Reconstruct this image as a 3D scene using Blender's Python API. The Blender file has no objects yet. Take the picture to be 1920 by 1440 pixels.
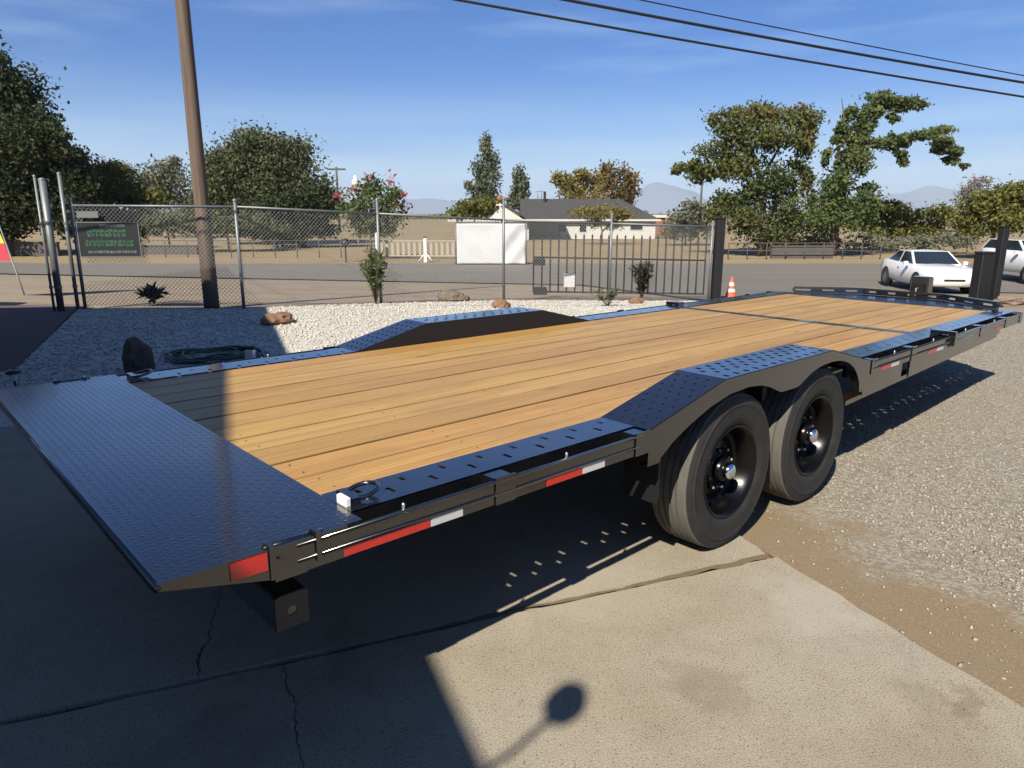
import bpy, math, random
import numpy as np
from mathutils import Vector, Matrix, noise

random.seed(7); rng = np.random.default_rng(7)
R = math.radians
SC = bpy.context.scene
COL = SC.collection

# ------------------------------------------------------------------ camera
F_PX, CAM_H, PITCH = 1334.3, 1.6654, 0.2354          # focal length in pixels of a 1920 px wide frame
CP, SP = math.cos(PITCH), math.sin(PITCH)
cd = bpy.data.cameras.new('camera'); cam = bpy.data.objects.new('camera', cd); COL.objects.link(cam)
cd.sensor_width = 36.0; cd.lens = 36.0 * F_PX / 1920.0
cd.clip_start = 0.05; cd.clip_end = 40000
cam.location = (0, 0, CAM_H); cam.rotation_euler = (math.pi / 2 - PITCH, 0, 0)
SC.camera = cam

# ------------------------------------------------------------------ sky and sun
SUN_S = (0.468, 1.04)                                # ground shift of a shadow per metre of height
SUN_EL = math.atan2(1, math.hypot(*SUN_S)); SUN_AZ = math.atan2(-SUN_S[0], -SUN_S[1])
world = bpy.data.worlds.new('World'); SC.world = world; world.use_nodes = True
wt = world.node_tree; wt.nodes.clear()
wo = wt.nodes.new('ShaderNodeOutputWorld'); wb = wt.nodes.new('ShaderNodeBackground')
sky = wt.nodes.new('ShaderNodeTexSky'); sky.sky_type = 'NISHITA'; sky.sun_disc = False
sky.sun_elevation = SUN_EL; sky.sun_rotation = SUN_AZ % (2 * math.pi)
sky.altitude = 0; sky.air_density = 1.0; sky.dust_density = 0.5; sky.ozone_density = 5.0
wb.inputs['Strength'].default_value = 0.056
# thin cirrus: stretched noise over the sky direction
tc = wt.nodes.new('ShaderNodeTexCoord'); mp = wt.nodes.new('ShaderNodeMapping')
mp.inputs['Scale'].default_value = (1.1, 1.1, 9.0); mp.inputs['Rotation'].default_value = (0.0, 0.16, 0.3)
nz = wt.nodes.new('ShaderNodeTexNoise'); nz.inputs['Scale'].default_value = 2.6; nz.inputs['Detail'].default_value = 7; nz.inputs['Roughness'].default_value = 0.55
rp = wt.nodes.new('ShaderNodeValToRGB'); rp.color_ramp.elements[0].position = 0.49; rp.color_ramp.elements[1].position = 0.78
rp.color_ramp.elements[1].color = (0.30, 0.30, 0.30, 1)
mx = wt.nodes.new('ShaderNodeMixRGB'); mx.inputs['Color2'].default_value = (6.3, 8.2, 10.0, 1)
sz = wt.nodes.new('ShaderNodeSeparateXYZ'); wt.links.new(tc.outputs['Generated'], sz.inputs[0])
# the cloud veil thickens towards the horizon, where it is seen edge-on
vr = wt.nodes.new('ShaderNodeMapRange'); vr.interpolation_type = 'SMOOTHERSTEP'
vr.inputs['From Min'].default_value = 0.0; vr.inputs['From Max'].default_value = 0.21; vr.inputs['To Min'].default_value = 1.0; vr.inputs['To Max'].default_value = 0.0
wt.links.new(sz.outputs['Z'], vr.inputs['Value'])
m2 = wt.nodes.new('ShaderNodeMapping'); m2.inputs['Scale'].default_value = (1.0, 1.0, 14.0); m2.inputs['Rotation'].default_value = (0.0, 0.05, 0.9)
n2 = wt.nodes.new('ShaderNodeTexNoise'); n2.inputs['Scale'].default_value = 1.7; n2.inputs['Detail'].default_value = 6; n2.inputs['Roughness'].default_value = 0.5
wt.links.new(tc.outputs['Generated'], m2.inputs['Vector']); wt.links.new(m2.outputs['Vector'], n2.inputs['Vector'])
r2 = wt.nodes.new('ShaderNodeMapRange'); r2.inputs['From Min'].default_value = 0.30; r2.inputs['From Max'].default_value = 0.62; r2.inputs['To Min'].default_value = 0.40; r2.inputs['To Max'].default_value = 0.85
wt.links.new(n2.outputs['Fac'], r2.inputs['Value'])
mv = wt.nodes.new('ShaderNodeMath'); mv.operation = 'MULTIPLY'; wt.links.new(vr.outputs[0], mv.inputs[0]); wt.links.new(r2.outputs[0], mv.inputs[1])
mxx = wt.nodes.new('ShaderNodeMath'); mxx.operation = 'MAXIMUM'
wt.links.new(tc.outputs['Generated'], mp.inputs['Vector']); wt.links.new(mp.outputs['Vector'], nz.inputs['Vector'])
wt.links.new(nz.outputs['Fac'], rp.inputs['Fac']); wt.links.new(rp.outputs['Color'], mxx.inputs[0]); wt.links.new(mv.outputs[0], mxx.inputs[1]); wt.links.new(mxx.outputs[0], mx.inputs['Fac'])
tn = wt.nodes.new('ShaderNodeMixRGB'); tn.blend_type = 'MULTIPLY'; tn.inputs['Fac'].default_value = 1.0; tn.inputs['Color2'].default_value = (0.31, 0.615, 1.03, 1)
wt.links.new(sky.outputs['Color'], tn.inputs['Color1']); wt.links.new(tn.outputs['Color'], mx.inputs['Color1']); wt.links.new(mx.outputs['Color'], wb.inputs['Color'])
wt.links.new(wb.outputs['Background'], wo.inputs['Surface'])

sl = bpy.data.lights.new('sun', 'SUN'); sl.energy = 5.0; sl.angle = R(0.53); sl.color = (1.0, 0.90, 0.75)
so = bpy.data.objects.new('sun', sl); COL.objects.link(so)
so.rotation_euler = Vector((SUN_S[0], SUN_S[1], -1)).to_track_quat('-Z', 'Y').to_euler()
so.location = (-8, -18, 17)

SC.view_settings.view_transform = 'Standard'; SC.view_settings.look = 'None'
SC.view_settings.exposure = 0.93; SC.view_settings.gamma = 1.0; SC.view_settings.use_curve_mapping = False
SC.cycles.max_bounces = 6; SC.cycles.transparent_max_bounces = 8

# ------------------------------------------------------------------ geometry helpers
class MB:
    """Collects simple solids; build() links them as ONE mesh object."""
    def __init__(s): s.v = []; s.f = []; s.sm = []
    def add(s, vs, fs, smooth=False):
        o = len(s.v); s.v += [tuple(p) for p in vs]; s.f += [tuple(i + o for i in q) for q in fs]; s.sm += [smooth] * len(fs); return s
    def box(s, x0, x1, y0, y1, z0, z1, m=None):
        vs = [Vector((x, y, z)) for z in (z0, z1) for (x, y) in ((x0, y0), (x1, y0), (x1, y1), (x0, y1))]
        if m is not None: vs = [m @ p for p in vs]
        return s.add(vs, [(3, 2, 1, 0), (4, 5, 6, 7), (0, 1, 5, 4), (1, 2, 6, 5), (2, 3, 7, 6), (3, 0, 4, 7)])
    def bbox(s, x0, x1, y0, y1, z0, z1, b=0.004, m=None):
        """box with chamfered vertical and top edges"""
        prof = [(x0 + b, y0), (x1 - b, y0), (x1, y0 + b), (x1, y1 - b), (x1 - b, y1), (x0 + b, y1), (x0, y1 - b), (x0, y0 + b)]
        cx, cy = (x0 + x1) / 2, (y0 + y1) / 2
        kx = 1 - 2 * b / max(x1 - x0, 1e-6); ky = 1 - 2 * b / max(y1 - y0, 1e-6)
        top = [(cx + (x - cx) * kx, cy + (y - cy) * ky) for x, y in prof]
        vs = [Vector((x, y, z0)) for x, y in prof] + [Vector((x, y, z1 - b)) for x, y in prof] + [Vector((x, y, z1)) for x, y in top]
        if m is not None: vs = [m @ p for p in vs]
        fs = [tuple(range(7, -1, -1)), tuple(range(16, 24))]
        for r0 in (0, 8):
            for i in range(8): j = (i + 1) % 8; fs.append((r0 + i, r0 + j, r0 + 8 + j, r0 + 8 + i))
        return s.add(vs, fs)
    def prism(s, poly, a0, a1, axis='y', m=None):
        """poly in the plane across the axis, extruded a0..a1"""
        def P(p, a): return Vector((p[0], a, p[1])) if axis == 'y' else (Vector((p[0], p[1], a)) if axis == 'z' else Vector((a, p[0], p[1])))
        vs = [P(p, a0) for p in poly] + [P(p, a1) for p in poly]; n = len(poly)
        if m is not None: vs = [m @ p for p in vs]
        return s.add(vs, [tuple(range(n)), tuple(range(2 * n - 1, n - 1, -1))] + [(i, i + n, (i + 1) % n + n, (i + 1) % n) for i in range(n)])
    def tube(s, pts, r, n=8, closed=False, smooth=True):
        pts = [Vector(p) for p in pts]; k = len(pts); rr = r if isinstance(r, (list, tuple)) else [r] * k
        vs = []; prev = None
        for i, p in enumerate(pts):
            if closed: d = pts[(i + 1) % k] - pts[i - 1]
            else: d = pts[min(i + 1, k - 1)] - pts[max(i - 1, 0)]
            d.normalize()
            if prev is None: u = d.orthogonal().normalized()
            else:
                u = prev - d * prev.dot(d)
                u = u.normalized() if u.length > 1e-6 else d.orthogonal().normalized()
            prev = u; w = d.cross(u)
            for j in range(n):
                a = 2 * math.pi * j / n; vs.append(p + (u * math.cos(a) + w * math.sin(a)) * rr[i])
        fs = []
        for i in range(k if closed else k - 1):
            for j in range(n):
                a, b = i * n + j, i * n + (j + 1) % n; c, d2 = ((i + 1) % k) * n + (j + 1) % n, ((i + 1) % k) * n + j
                fs.append((a, b, c, d2))
        if not closed: fs += [tuple(range(n - 1, -1, -1)), tuple(range((k - 1) * n, k * n))]
        return s.add(vs, fs, smooth)
    def lathe(s, prof, n=32, axis='z', c=(0, 0, 0), smooth=True, cap=False):
        """prof = [(radius, height)], turned about the axis"""
        vs = []
        for (r, hh) in prof:
            for j in range(n):
                a = 2 * math.pi * j / n; x, y = r * math.cos(a), r * math.sin(a)
                vs.append(Vector(c) + (Vector((x, y, hh)) if axis == 'z' else Vector((x, hh, y))))
        fs = []
        for i in range(len(prof) - 1):
            for j in range(n):
                a, b = i * n + j, i * n + (j + 1) % n
                q = (a, b, b + n, a + n); fs.append(q if axis == 'z' else q[::-1])
        if cap: fs += [tuple(range(n - 1, -1, -1)), tuple(range((len(prof) - 1) * n, len(prof) * n))]
        return s.add(vs, fs, smooth)
    def build(s, name, mat, parent=None, loc=(0, 0, 0), rz=0):
        me = bpy.data.meshes.new(name); me.from_pydata(s.v, [], s.f)
        if any(s.sm): me.polygons.foreach_set('use_smooth', s.sm)
        return link(name, me, mat, parent, loc, rz)

def link(name, me, mat, parent=None, loc=(0, 0, 0), rz=0):
    if mat is not None and not me.materials: me.materials.append(M[mat] if isinstance(mat, str) else mat)
    o = bpy.data.objects.new(name, me); COL.objects.link(o)
    o.location = loc; o.rotation_euler = (0, 0, rz); o.parent = parent
    return o
def np_mesh(name, v, f, k, tint=None):
    me = bpy.data.meshes.new(name); n = len(f)
    me.vertices.add(len(v)); me.vertices.foreach_set('co', np.ascontiguousarray(v, dtype=np.float32).ravel())
    me.loops.add(n * k); me.loops.foreach_set('vertex_index', np.ascontiguousarray(f, dtype=np.int32).ravel())
    me.polygons.add(n); me.polygons.foreach_set('loop_start', np.arange(0, n * k, k, dtype=np.int32))
    if tint is not None:
        at = me.attributes.new('tint', 'FLOAT', 'FACE'); at.data.foreach_set('value', np.ascontiguousarray(tint, dtype=np.float32))
    me.update(calc_edges=True); return me
def tag(o, label, cat, group=None):
    o['label'] = label; o['category'] = cat
    if group: o['group'] = group
    return o
def thing(name, label, cat, loc=(0, 0, 0), rz=0, group=None):
    o = bpy.data.objects.new(name, None); COL.objects.link(o); o.empty_display_size = 0.2
    o.location = loc; o.rotation_euler = (0, 0, rz)
    return tag(o, label, cat, group)
def struct(o): o['kind'] = 'structure'; return o
def stuff(o): o['kind'] = 'stuff'; return o
def copy_tree(o, parent=None):
    c = o.copy(); COL.objects.link(c); c.parent = parent
    for ch in [x for x in bpy.data.objects if x.parent == o]: copy_tree(ch, c)
    return c

# the lie of the land: level yard, falling gently beyond the fence to the road and fields
def hz(x, y):
    t = y + 0.35 * x - 11.3
    if y > 60: t = max(t, 60.0)
    a, b = 0.055, 21.8
    if t < -1.5: return 0.0
    if t < 1.5: return -a * (t + 1.5) ** 2 / 6.0
    if t < b - 1.5: return -a * t
    if t < b + 1.5: return -a * b + a * (b + 1.5 - t) ** 2 / 6.0
    return -a * b
def zat(v, d): return CAM_H + d * (-SP - (v - 720) / F_PX * CP)
def gp(u, d):
    """ground point d metres in front of the camera plane in the direction of column u"""
    x = (u - 960) / F_PX * d; y = d / CP
    for _ in range(6): y = (d + (hz(x, y) - CAM_H) * SP) / CP
    return Vector((x, y, hz(x, y)))
def gr(u, v):
    """point of the level yard seen at (u, v)"""
    a, b = (u - 960) / F_PX, -(v - 720) / F_PX
    k = -CAM_H / (-SP + b * CP); return Vector((a * k, (CP + b * SP) * k, 0))

# ------------------------------------------------------------------ materials
M = {}
def nodes(name):
    m = bpy.data.materials.new(name); m.use_nodes = True; M[name] = m
    nt = m.node_tree; return m, nt, nt.nodes['Principled BSDF']
def N(nt, t, **kw):
    n = nt.nodes.new(t)
    for k, v in kw.items():
        if k in n.inputs: n.inputs[k].default_value = v
        else: setattr(n, k, v)
    return n
def ramp(nt, src, stops):
    r = nt.nodes.new('ShaderNodeValToRGB'); e = r.color_ramp.elements
    while len(e) < len(stops): e.new(0.5)
    for q, (p, c) in zip(e, stops): q.position = p; q.color = tuple(c) + (1,) if len(c) == 3 else c
    nt.links.new(src, r.inputs['Fac']); return r.outputs['Color']
def mixc(nt, fac, a, b, mode='MIX'):
    n = nt.nodes.new('ShaderNodeMixRGB'); n.blend_type = mode
    for s, q in (('Fac', fac), ('Color1', a), ('Color2', b)):
        if isinstance(q, bpy.types.NodeSocket): nt.links.new(q, n.inputs[s])
        elif isinstance(q, (int, float)): n.inputs[s].default_value = q
        else: n.inputs[s].default_value = tuple(q) + (1,)
    return n.outputs['Color']
def coords(nt, kind='Object', scale=(1, 1, 1), rot=(0, 0, 0)):
    t = nt.nodes.new('ShaderNodeTexCoord'); m = nt.nodes.new('ShaderNodeMapping')
    m.inputs['Scale'].default_value = scale; m.inputs['Rotation'].default_value = rot
    nt.links.new(t.outputs[kind], m.inputs['Vector']); return m.outputs['Vector']
def noise_tex(nt, vec, scale, detail=4, rough=0.55, dist=0.0):
    n = N(nt, 'ShaderNodeTexNoise', Scale=scale, Detail=detail, Roughness=rough, Distortion=dist)
    nt.links.new(vec, n.inputs['Vector']); return n.outputs['Fac']
def bump(nt, bs, hgt, strength=0.3, dist=0.01):
    b = N(nt, 'ShaderNodeBump', Strength=strength, Distance=dist); nt.links.new(hgt, b.inputs['Height']); nt.links.new(b.outputs['Normal'], bs.inputs['Normal'])
def plain(name, col, rough=0.6, metal=0.0, var=0.12, scale=6.0, coat=0.0, bmp=0.0):
    m, nt, bs = nodes(name); v = coords(nt)
    f = noise_tex(nt, v, scale, 5)
    c = mixc(nt, f, [q * (1 - var) for q in col], [min(1, q * (1 + var)) for q in col])
    nt.links.new(c, bs.inputs['Base Color'])
    bs.inputs['Roughness'].default_value = rough; bs.inputs['Metallic'].default_value = metal; bs.inputs['Coat Weight'].default_value = coat
    if bmp: bump(nt, bs, noise_tex(nt, v, scale * 12, 3), bmp, 0.004)
    return m

def black_paint(name, base, rough, dust):
    m, nt, bs = nodes(name); v = coords(nt)
    f = noise_tex(nt, v, 5.0, 6, 0.6); g = noise_tex(nt, v, 60.0, 3)
    c = mixc(nt, ramp(nt, f, [(0.45, (0, 0, 0)), (0.8, (dust, dust, dust))]), base, (0.10, 0.09, 0.075))
    nt.links.new(c, bs.inputs['Base Color'])
    r = ramp(nt, f, [(0.3, (rough,) * 3), (0.8, (rough + 0.10,) * 3)]); nt.links.new(r, bs.inputs['Roughness'])
    bs.inputs['IOR'].default_value = 1.65; bs.inputs['Coat Weight'].default_value = 1.0; bs.inputs['Coat Roughness'].default_value = 0.10; bs.inputs['Coat IOR'].default_value = 1.52
    bump(nt, bs, g, 0.05, 0.002)
black_paint('black_paint', (0.0045, 0.0045, 0.005), 0.17, 0.035)
black_paint('black_deck', (0.005, 0.0055, 0.007), 0.20, 0.05)
black_paint('black_rim', (0.0025, 0.0025, 0.003), 0.24, 0.015)
M['black_rim'].node_tree.nodes['Principled BSDF'].inputs['Coat Weight'].default_value = 0.0; M['black_rim'].node_tree.nodes['Principled BSDF'].inputs['IOR'].default_value = 1.33
black_paint('black_frame', (0.005, 0.005, 0.005), 0.30, 0.05)


def wood():
    m, nt, bs = nodes('pine_plank')
    oi = nt.nodes.new('ShaderNodeObjectInfo')
    t = nt.nodes.new('ShaderNodeTexCoord')
    off = N(nt, 'ShaderNodeVectorMath', operation='MULTIPLY_ADD'); off.inputs[1].default_value = (1, 1, 1)
    nt.links.new(t.outputs['Object'], off.inputs[0])
    rnd = N(nt, 'ShaderNodeVectorMath', operation='SCALE'); rnd.inputs[0].default_value = (37.0, 11.0, 5.0); nt.links.new(oi.outputs['Random'], rnd.inputs['Scale'])
    nt.links.new(rnd.outputs['Vector'], off.inputs[2]); vec = off.outputs['Vector']
    def mapped(sc):
        q = nt.nodes.new('ShaderNodeMapping'); q.inputs['Scale'].default_value = sc; nt.links.new(vec, q.inputs['Vector']); return q.outputs['Vector']
    broad = noise_tex(nt, mapped((0.40, 11.0, 1.0)), 1.0, 5, 0.65, 0.7)
    # cathedral figure: rings stretched along the board
    w = N(nt, 'ShaderNodeTexWave', Scale=1.0, Distortion=7.0, Detail=3.0); w.inputs['Detail Scale'].default_value = 1.3
    w.wave_type = 'BANDS'; w.bands_direction = 'Y'; nt.links.new(mapped((0.16, 16.0, 1.0)), w.inputs['Vector'])
    fine = noise_tex(nt, mapped((1.2, 150.0, 1.0)), 1.0, 4, 0.6)
    c = ramp(nt, broad, [(0.28, (0.38, 0.205, 0.048)), (0.45, (0.60, 0.365, 0.100)), (0.60, (0.74, 0.475, 0.145)), (0.78, (0.54, 0.345, 0.110))])
    c = mixc(nt, 0.42, c, ramp(nt, w.outputs['Fac'], [(0.0, (0.34, 0.175, 0.05)), (0.5, (0.64, 0.39, 0.13)), (1.0, (0.74, 0.48, 0.18))]))
    c = mixc(nt, ramp(nt, fine, [(0.48, (0, 0, 0)), (0.8, (0.6, 0.6, 0.6))]), c, (0.30, 0.155, 0.045))
    # knots
    vo = N(nt, 'ShaderNodeTexVoronoi', Scale=1.0); nt.links.new(mapped((1.1, 5.5, 1.0)), vo.inputs['Vector'])
    kn = ramp(nt, vo.outputs['Distance'], [(0.02, (0.85,) * 3), (0.10, (0, 0, 0))])
    c = mixc(nt, kn, c, (0.17, 0.075, 0.03))
    # board to board tone, greenish to pinkish
    tone = ramp(nt, oi.outputs['Random'], [(0.0, (0.86, 0.84, 0.80)), (0.3, (1.0, 1.0, 1.0)), (0.5, (0.92, 0.95, 0.84)), (0.7, (1.06, 1.05, 0.98)), (0.85, (1.0, 0.91, 0.84)), (1.0, (0.86, 0.80, 0.74))])
    c = mixc(nt, 1.0, c, tone, 'MULTIPLY')
    st = noise_tex(nt, coords(nt, 'Object'), 1.6, 6, 0.6)
    c = mixc(nt, ramp(nt, st, [(0.48, (0, 0, 0)), (0.78, (0.30,) * 3)]), c, (0.30, 0.20, 0.095))
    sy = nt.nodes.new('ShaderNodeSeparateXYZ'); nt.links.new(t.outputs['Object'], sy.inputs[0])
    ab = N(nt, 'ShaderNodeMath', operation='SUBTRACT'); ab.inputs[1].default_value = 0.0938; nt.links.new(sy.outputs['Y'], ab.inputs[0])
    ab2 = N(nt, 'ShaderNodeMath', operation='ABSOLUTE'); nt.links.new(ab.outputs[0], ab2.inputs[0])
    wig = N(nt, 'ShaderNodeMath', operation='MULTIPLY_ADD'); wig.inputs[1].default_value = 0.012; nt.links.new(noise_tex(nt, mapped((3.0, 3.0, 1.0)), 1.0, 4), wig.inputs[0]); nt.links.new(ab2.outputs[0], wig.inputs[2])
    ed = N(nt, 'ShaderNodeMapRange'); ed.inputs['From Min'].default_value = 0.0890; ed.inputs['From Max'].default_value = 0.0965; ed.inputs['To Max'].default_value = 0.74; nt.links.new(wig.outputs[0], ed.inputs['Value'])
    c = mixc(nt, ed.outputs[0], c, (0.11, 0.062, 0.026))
    blot = noise_tex(nt, mapped((1.6, 9.0, 1.0)), 1.0, 6, 0.7, 0.5)
    c = mixc(nt, ramp(nt, blot, [(0.47, (0, 0, 0)), (0.72, (0.55,) * 3)]), c, (0.36, 0.205, 0.075))
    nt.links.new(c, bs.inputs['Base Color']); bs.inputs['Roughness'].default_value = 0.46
    bump(nt, bs, fine, 0.25, 0.003)
wood()

def concrete():
    m, nt, bs = nodes('concrete'); v = coords(nt)
    big = noise_tex(nt, v, 0.9, 6, 0.62); mid = noise_tex(nt, v, 5.0, 6, 0.65); fine = noise_tex(nt, v, 170.0, 2, 0.6)
    c = ramp(nt, big, [(0.30, (0.41, 0.35, 0.25)), (0.48, (0.51, 0.46, 0.355)), (0.62, (0.53, 0.49, 0.40)), (0.8, (0.43, 0.365, 0.26))])
    c = mixc(nt, ramp(nt, mid, [(0.45, (0, 0, 0)), (0.75, (0.45,) * 3)]), c, (0.34, 0.30, 0.23))
    c = mixc(nt, ramp(nt, fine, [(0.38, (0.62,) * 3), (0.54, (0, 0, 0))]), c, (0.19, 0.15, 0.10))
    c = mixc(nt, ramp(nt, noise_tex(nt, v, 95.0, 2, 0.6), [(0.60, (0, 0, 0)), (0.72, (0.5,) * 3)]), c, (0.66, 0.62, 0.52))
    # exposed dark grains
    vo = N(nt, 'ShaderNodeTexVoronoi', Scale=75.0); nt.links.new(v, vo.inputs['Vector'])
    sel = N(nt, 'ShaderNodeMath', operation='LESS_THAN'); sel.inputs[1].default_value = 0.24; nt.links.new(vo.outputs['Distance'], sel.inputs[0])
    wn = nt.nodes.new('ShaderNodeSeparateColor'); nt.links.new(vo.outputs['Color'], wn.inputs['Color'])
    g2 = N(nt, 'ShaderNodeMath', operation='GREATER_THAN'); g2.inputs[1].default_value = 0.62; nt.links.new(wn.outputs['Red'], g2.inputs[0])
    k = N(nt, 'ShaderNodeMath', operation='MULTIPLY'); nt.links.new(sel.outputs[0], k.inputs[0]); nt.links.new(g2.outputs[0], k.inputs[1])
    k2 = N(nt, 'ShaderNodeMath', operation='MULTIPLY'); k2.inputs[1].default_value = 0.72; nt.links.new(k.outputs[0], k2.inputs[0])
    c = mixc(nt, k2.outputs[0], c, (0.15, 0.12, 0.085))
    # a few dull oil and tyre stains
    stn = noise_tex(nt, coords(nt, 'Object', (1.0, 0.55, 1.0), (0, 0, 0.5)), 1.9, 5, 0.55, 0.4)
    c = mixc(nt, ramp(nt, stn, [(0.60, (0, 0, 0)), (0.74, (0.42,) * 3)]), c, (0.19, 0.15, 0.095))
    wob = N(nt, 'ShaderNodeTexNoise', Scale=3.5, Detail=5.0, Roughness=0.6); nt.links.new(v, wob.inputs['Vector'])
    wv = N(nt, 'ShaderNodeVectorMath', operation='MULTIPLY_ADD'); wv.inputs[1].default_value = (0.9, 0.9, 0); nt.links.new(wob.outputs['Color'], wv.inputs[0]); nt.links.new(v, wv.inputs[2])
    for (sx, sy, rr, col, amt) in ((0.62, 2.30, 0.20, (0.24, 0.18, 0.11), 0.28), (0.74, 2.20, 0.16, (0.22, 0.165, 0.10), 0.28), (1.73, 2.56, 0.16, (0.25, 0.20, 0.13), 0.55), (0.25, 2.95, 0.5, (0.56, 0.51, 0.42), 0.35), (-0.9, 1.9, 0.35, (0.24, 0.20, 0.14), 0.4), (1.35, 2.75, 0.35, (0.58, 0.55, 0.47), 0.4), (1.6, 2.15, 0.10, (0.24, 0.18, 0.11), 0.5)):
        ds = N(nt, 'ShaderNodeVectorMath', operation='DISTANCE'); ds.inputs[1].default_value = (sx + 0.45, sy + 0.45, 0); nt.links.new(wv.outputs['Vector'], ds.inputs[0])
        fm = N(nt, 'ShaderNodeMapRange'); fm.interpolation_type = 'SMOOTHSTEP'; fm.inputs['From Min'].default_value = rr; fm.inputs['From Max'].default_value = rr * 0.25; fm.inputs['To Max'].default_value = amt
        nt.links.new(ds.outputs['Value'], fm.inputs['Value']); c = mixc(nt, fm.outputs[0], c, col)
    nt.links.new(c, bs.inputs['Base Color']); bs.inputs['Roughness'].default_value = 0.9
    bump(nt, bs, fine, 0.6, 0.005)
concrete()

def stones(name, cols, scale, dirt=None, dirt_amt=0.3, grain=1.0, crev=0.6):
    """coarse ground of crushed stone: cell colours and cell relief"""
    m, nt, bs = nodes(name); v = coords(nt)
    warp = N(nt, 'ShaderNodeTexVoronoi', Scale=scale); nt.links.new(v, warp.inputs['Vector'])
    sc = nt.nodes.new('ShaderNodeSeparateColor'); nt.links.new(warp.outputs['Color'], sc.inputs['Color'])
    c = ramp(nt, sc.outputs['Red'], [(i / max(1, len(cols) - 1), q) for i, q in enumerate(cols)])
    c = mixc(nt, ramp(nt, warp.outputs['Distance'], [(0.42, (0, 0, 0)), (0.66, (crev,) * 3)]), c, [q * 0.5 for q in cols[0]])
    if dirt is not None:
        big = noise_tex(nt, v, 0.8, 6, 0.6); md = noise_tex(nt, v, 9.0, 5, 0.6)
        f = mixc(nt, 0.4, ramp(nt, big, [(0.42, (0, 0, 0)), (0.72, (1, 1, 1))]), ramp(nt, md, [(0.4, (0, 0, 0)), (0.65, (1, 1, 1))]))
        f2 = mixc(nt, 1.0, f, (dirt_amt,) * 3, 'MULTIPLY'); c = mixc(nt, f2, c, dirt)
    nt.links.new(c, bs.inputs['Base Color']); bs.inputs['Roughness'].default_value = 0.92
    inv = N(nt, 'ShaderNodeMath', operation='SUBTRACT'); inv.inputs[0].default_value = 1.0; nt.links.new(warp.outputs['Distance'], inv.inputs[1])
    bump(nt, bs, inv.outputs[0], 0.8 * grain, 0.5 / scale)
    return m, nt, bs, c
stones('white_gravel', [(0.66, 0.65, 0.57), (0.78, 0.765, 0.68), (0.84, 0.82, 0.74), (0.72, 0.66, 0.58)], 30.0, grain=0.35, crev=0.3)
SLAB_A = (0.929, 0.370); SLAB_B = (-0.370, 0.929); EDGE_A = 2.43; FAR_B = 6.6; JOINT_B = 2.55
def yard():
    m, nt, bs, c = stones('yard_gravel', [(0.33, 0.30, 0.235), (0.45, 0.42, 0.345), (0.54, 0.51, 0.43), (0.40, 0.36, 0.29)], 42.0, (0.43, 0.375, 0.28), 0.5, 0.6, 0.5)
    # bare brown dirt along the slab edge
    g = nt.nodes.new('ShaderNodeTexCoord'); dt = N(nt, 'ShaderNodeVectorMath', operation='DOT_PRODUCT'); dt.inputs[1].default_value = (SLAB_A[0], SLAB_A[1], 0)
    nt.links.new(g.outputs['Object'], dt.inputs[0])
    n1 = noise_tex(nt, coords(nt), 1.7, 6, 0.62); n2 = noise_tex(nt, coords(nt), 16.0, 4, 0.6)
    s1 = N(nt, 'ShaderNodeMath', operation='MULTIPLY_ADD'); s1.inputs[1].default_value = -2.1; nt.links.new(n1, s1.inputs[0]); nt.links.new(dt.outputs['Value'], s1.inputs[2])
    s2 = N(nt, 'ShaderNodeMath', operation='MULTIPLY_ADD'); s2.inputs[1].default_value = -0.5; nt.links.new(n2, s2.inputs[0]); nt.links.new(s1.outputs[0], s2.inputs[2])
    mr = N(nt, 'ShaderNodeMapRange'); mr.inputs['From Min'].default_value = 1.46; mr.inputs['From Max'].default_value = 1.92; mr.inputs['To Min'].default_value = 0.93; mr.inputs['To Max'].default_value = 0.0
    nt.links.new(s2.outputs[0], mr.inputs['Value'])
    dirt = ramp(nt, noise_tex(nt, coords(nt), 85.0, 5, 0.75), [(0.3, (0.22, 0.145, 0.075)), (0.5, (0.33, 0.235, 0.13)), (0.7, (0.42, 0.325, 0.20))])
    dirt = mixc(nt, ramp(nt, noise_tex(nt, coords(nt), 4.0, 6, 0.65), [(0.45, (0, 0, 0)), (0.72, (0.5,) * 3)]), dirt, (0.30, 0.255, 0.17))
    dirt = mixc(nt, ramp(nt, noise_tex(nt, coords(nt), 260.0, 2, 0.6), [(0.58, (0, 0, 0)), (0.70, (0.5,) * 3)]), dirt, (0.52, 0.46, 0.35))
    cc = mixc(nt, mr.outputs[0], c, dirt); nt.links.new(cc, bs.inputs['Base Color'])
    bn = [q for q in nt.nodes if q.type == 'BUMP'][0]; src = bn.inputs['Height'].links[0].from_socket
    om = N(nt, 'ShaderNodeMath', operation='SUBTRACT'); om.inputs[0].default_value = 1.0; nt.links.new(mr.outputs[0], om.inputs[1])
    mm = N(nt, 'ShaderNodeMath', operation='MULTIPLY'); nt.links.new(src, mm.inputs[0]); nt.links.new(om.outputs[0], mm.inputs[1])
    fn = N(nt, 'ShaderNodeMath', operation='MULTIPLY_ADD'); fn.inputs[1].default_value = 0.35; nt.links.new(noise_tex(nt, coords(nt), 120.0, 4, 0.7), fn.inputs[0]); nt.links.new(mm.outputs[0], fn.inputs[2])
    nt.links.new(fn.outputs[0], bn.inputs['Height'])
yard()

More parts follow.
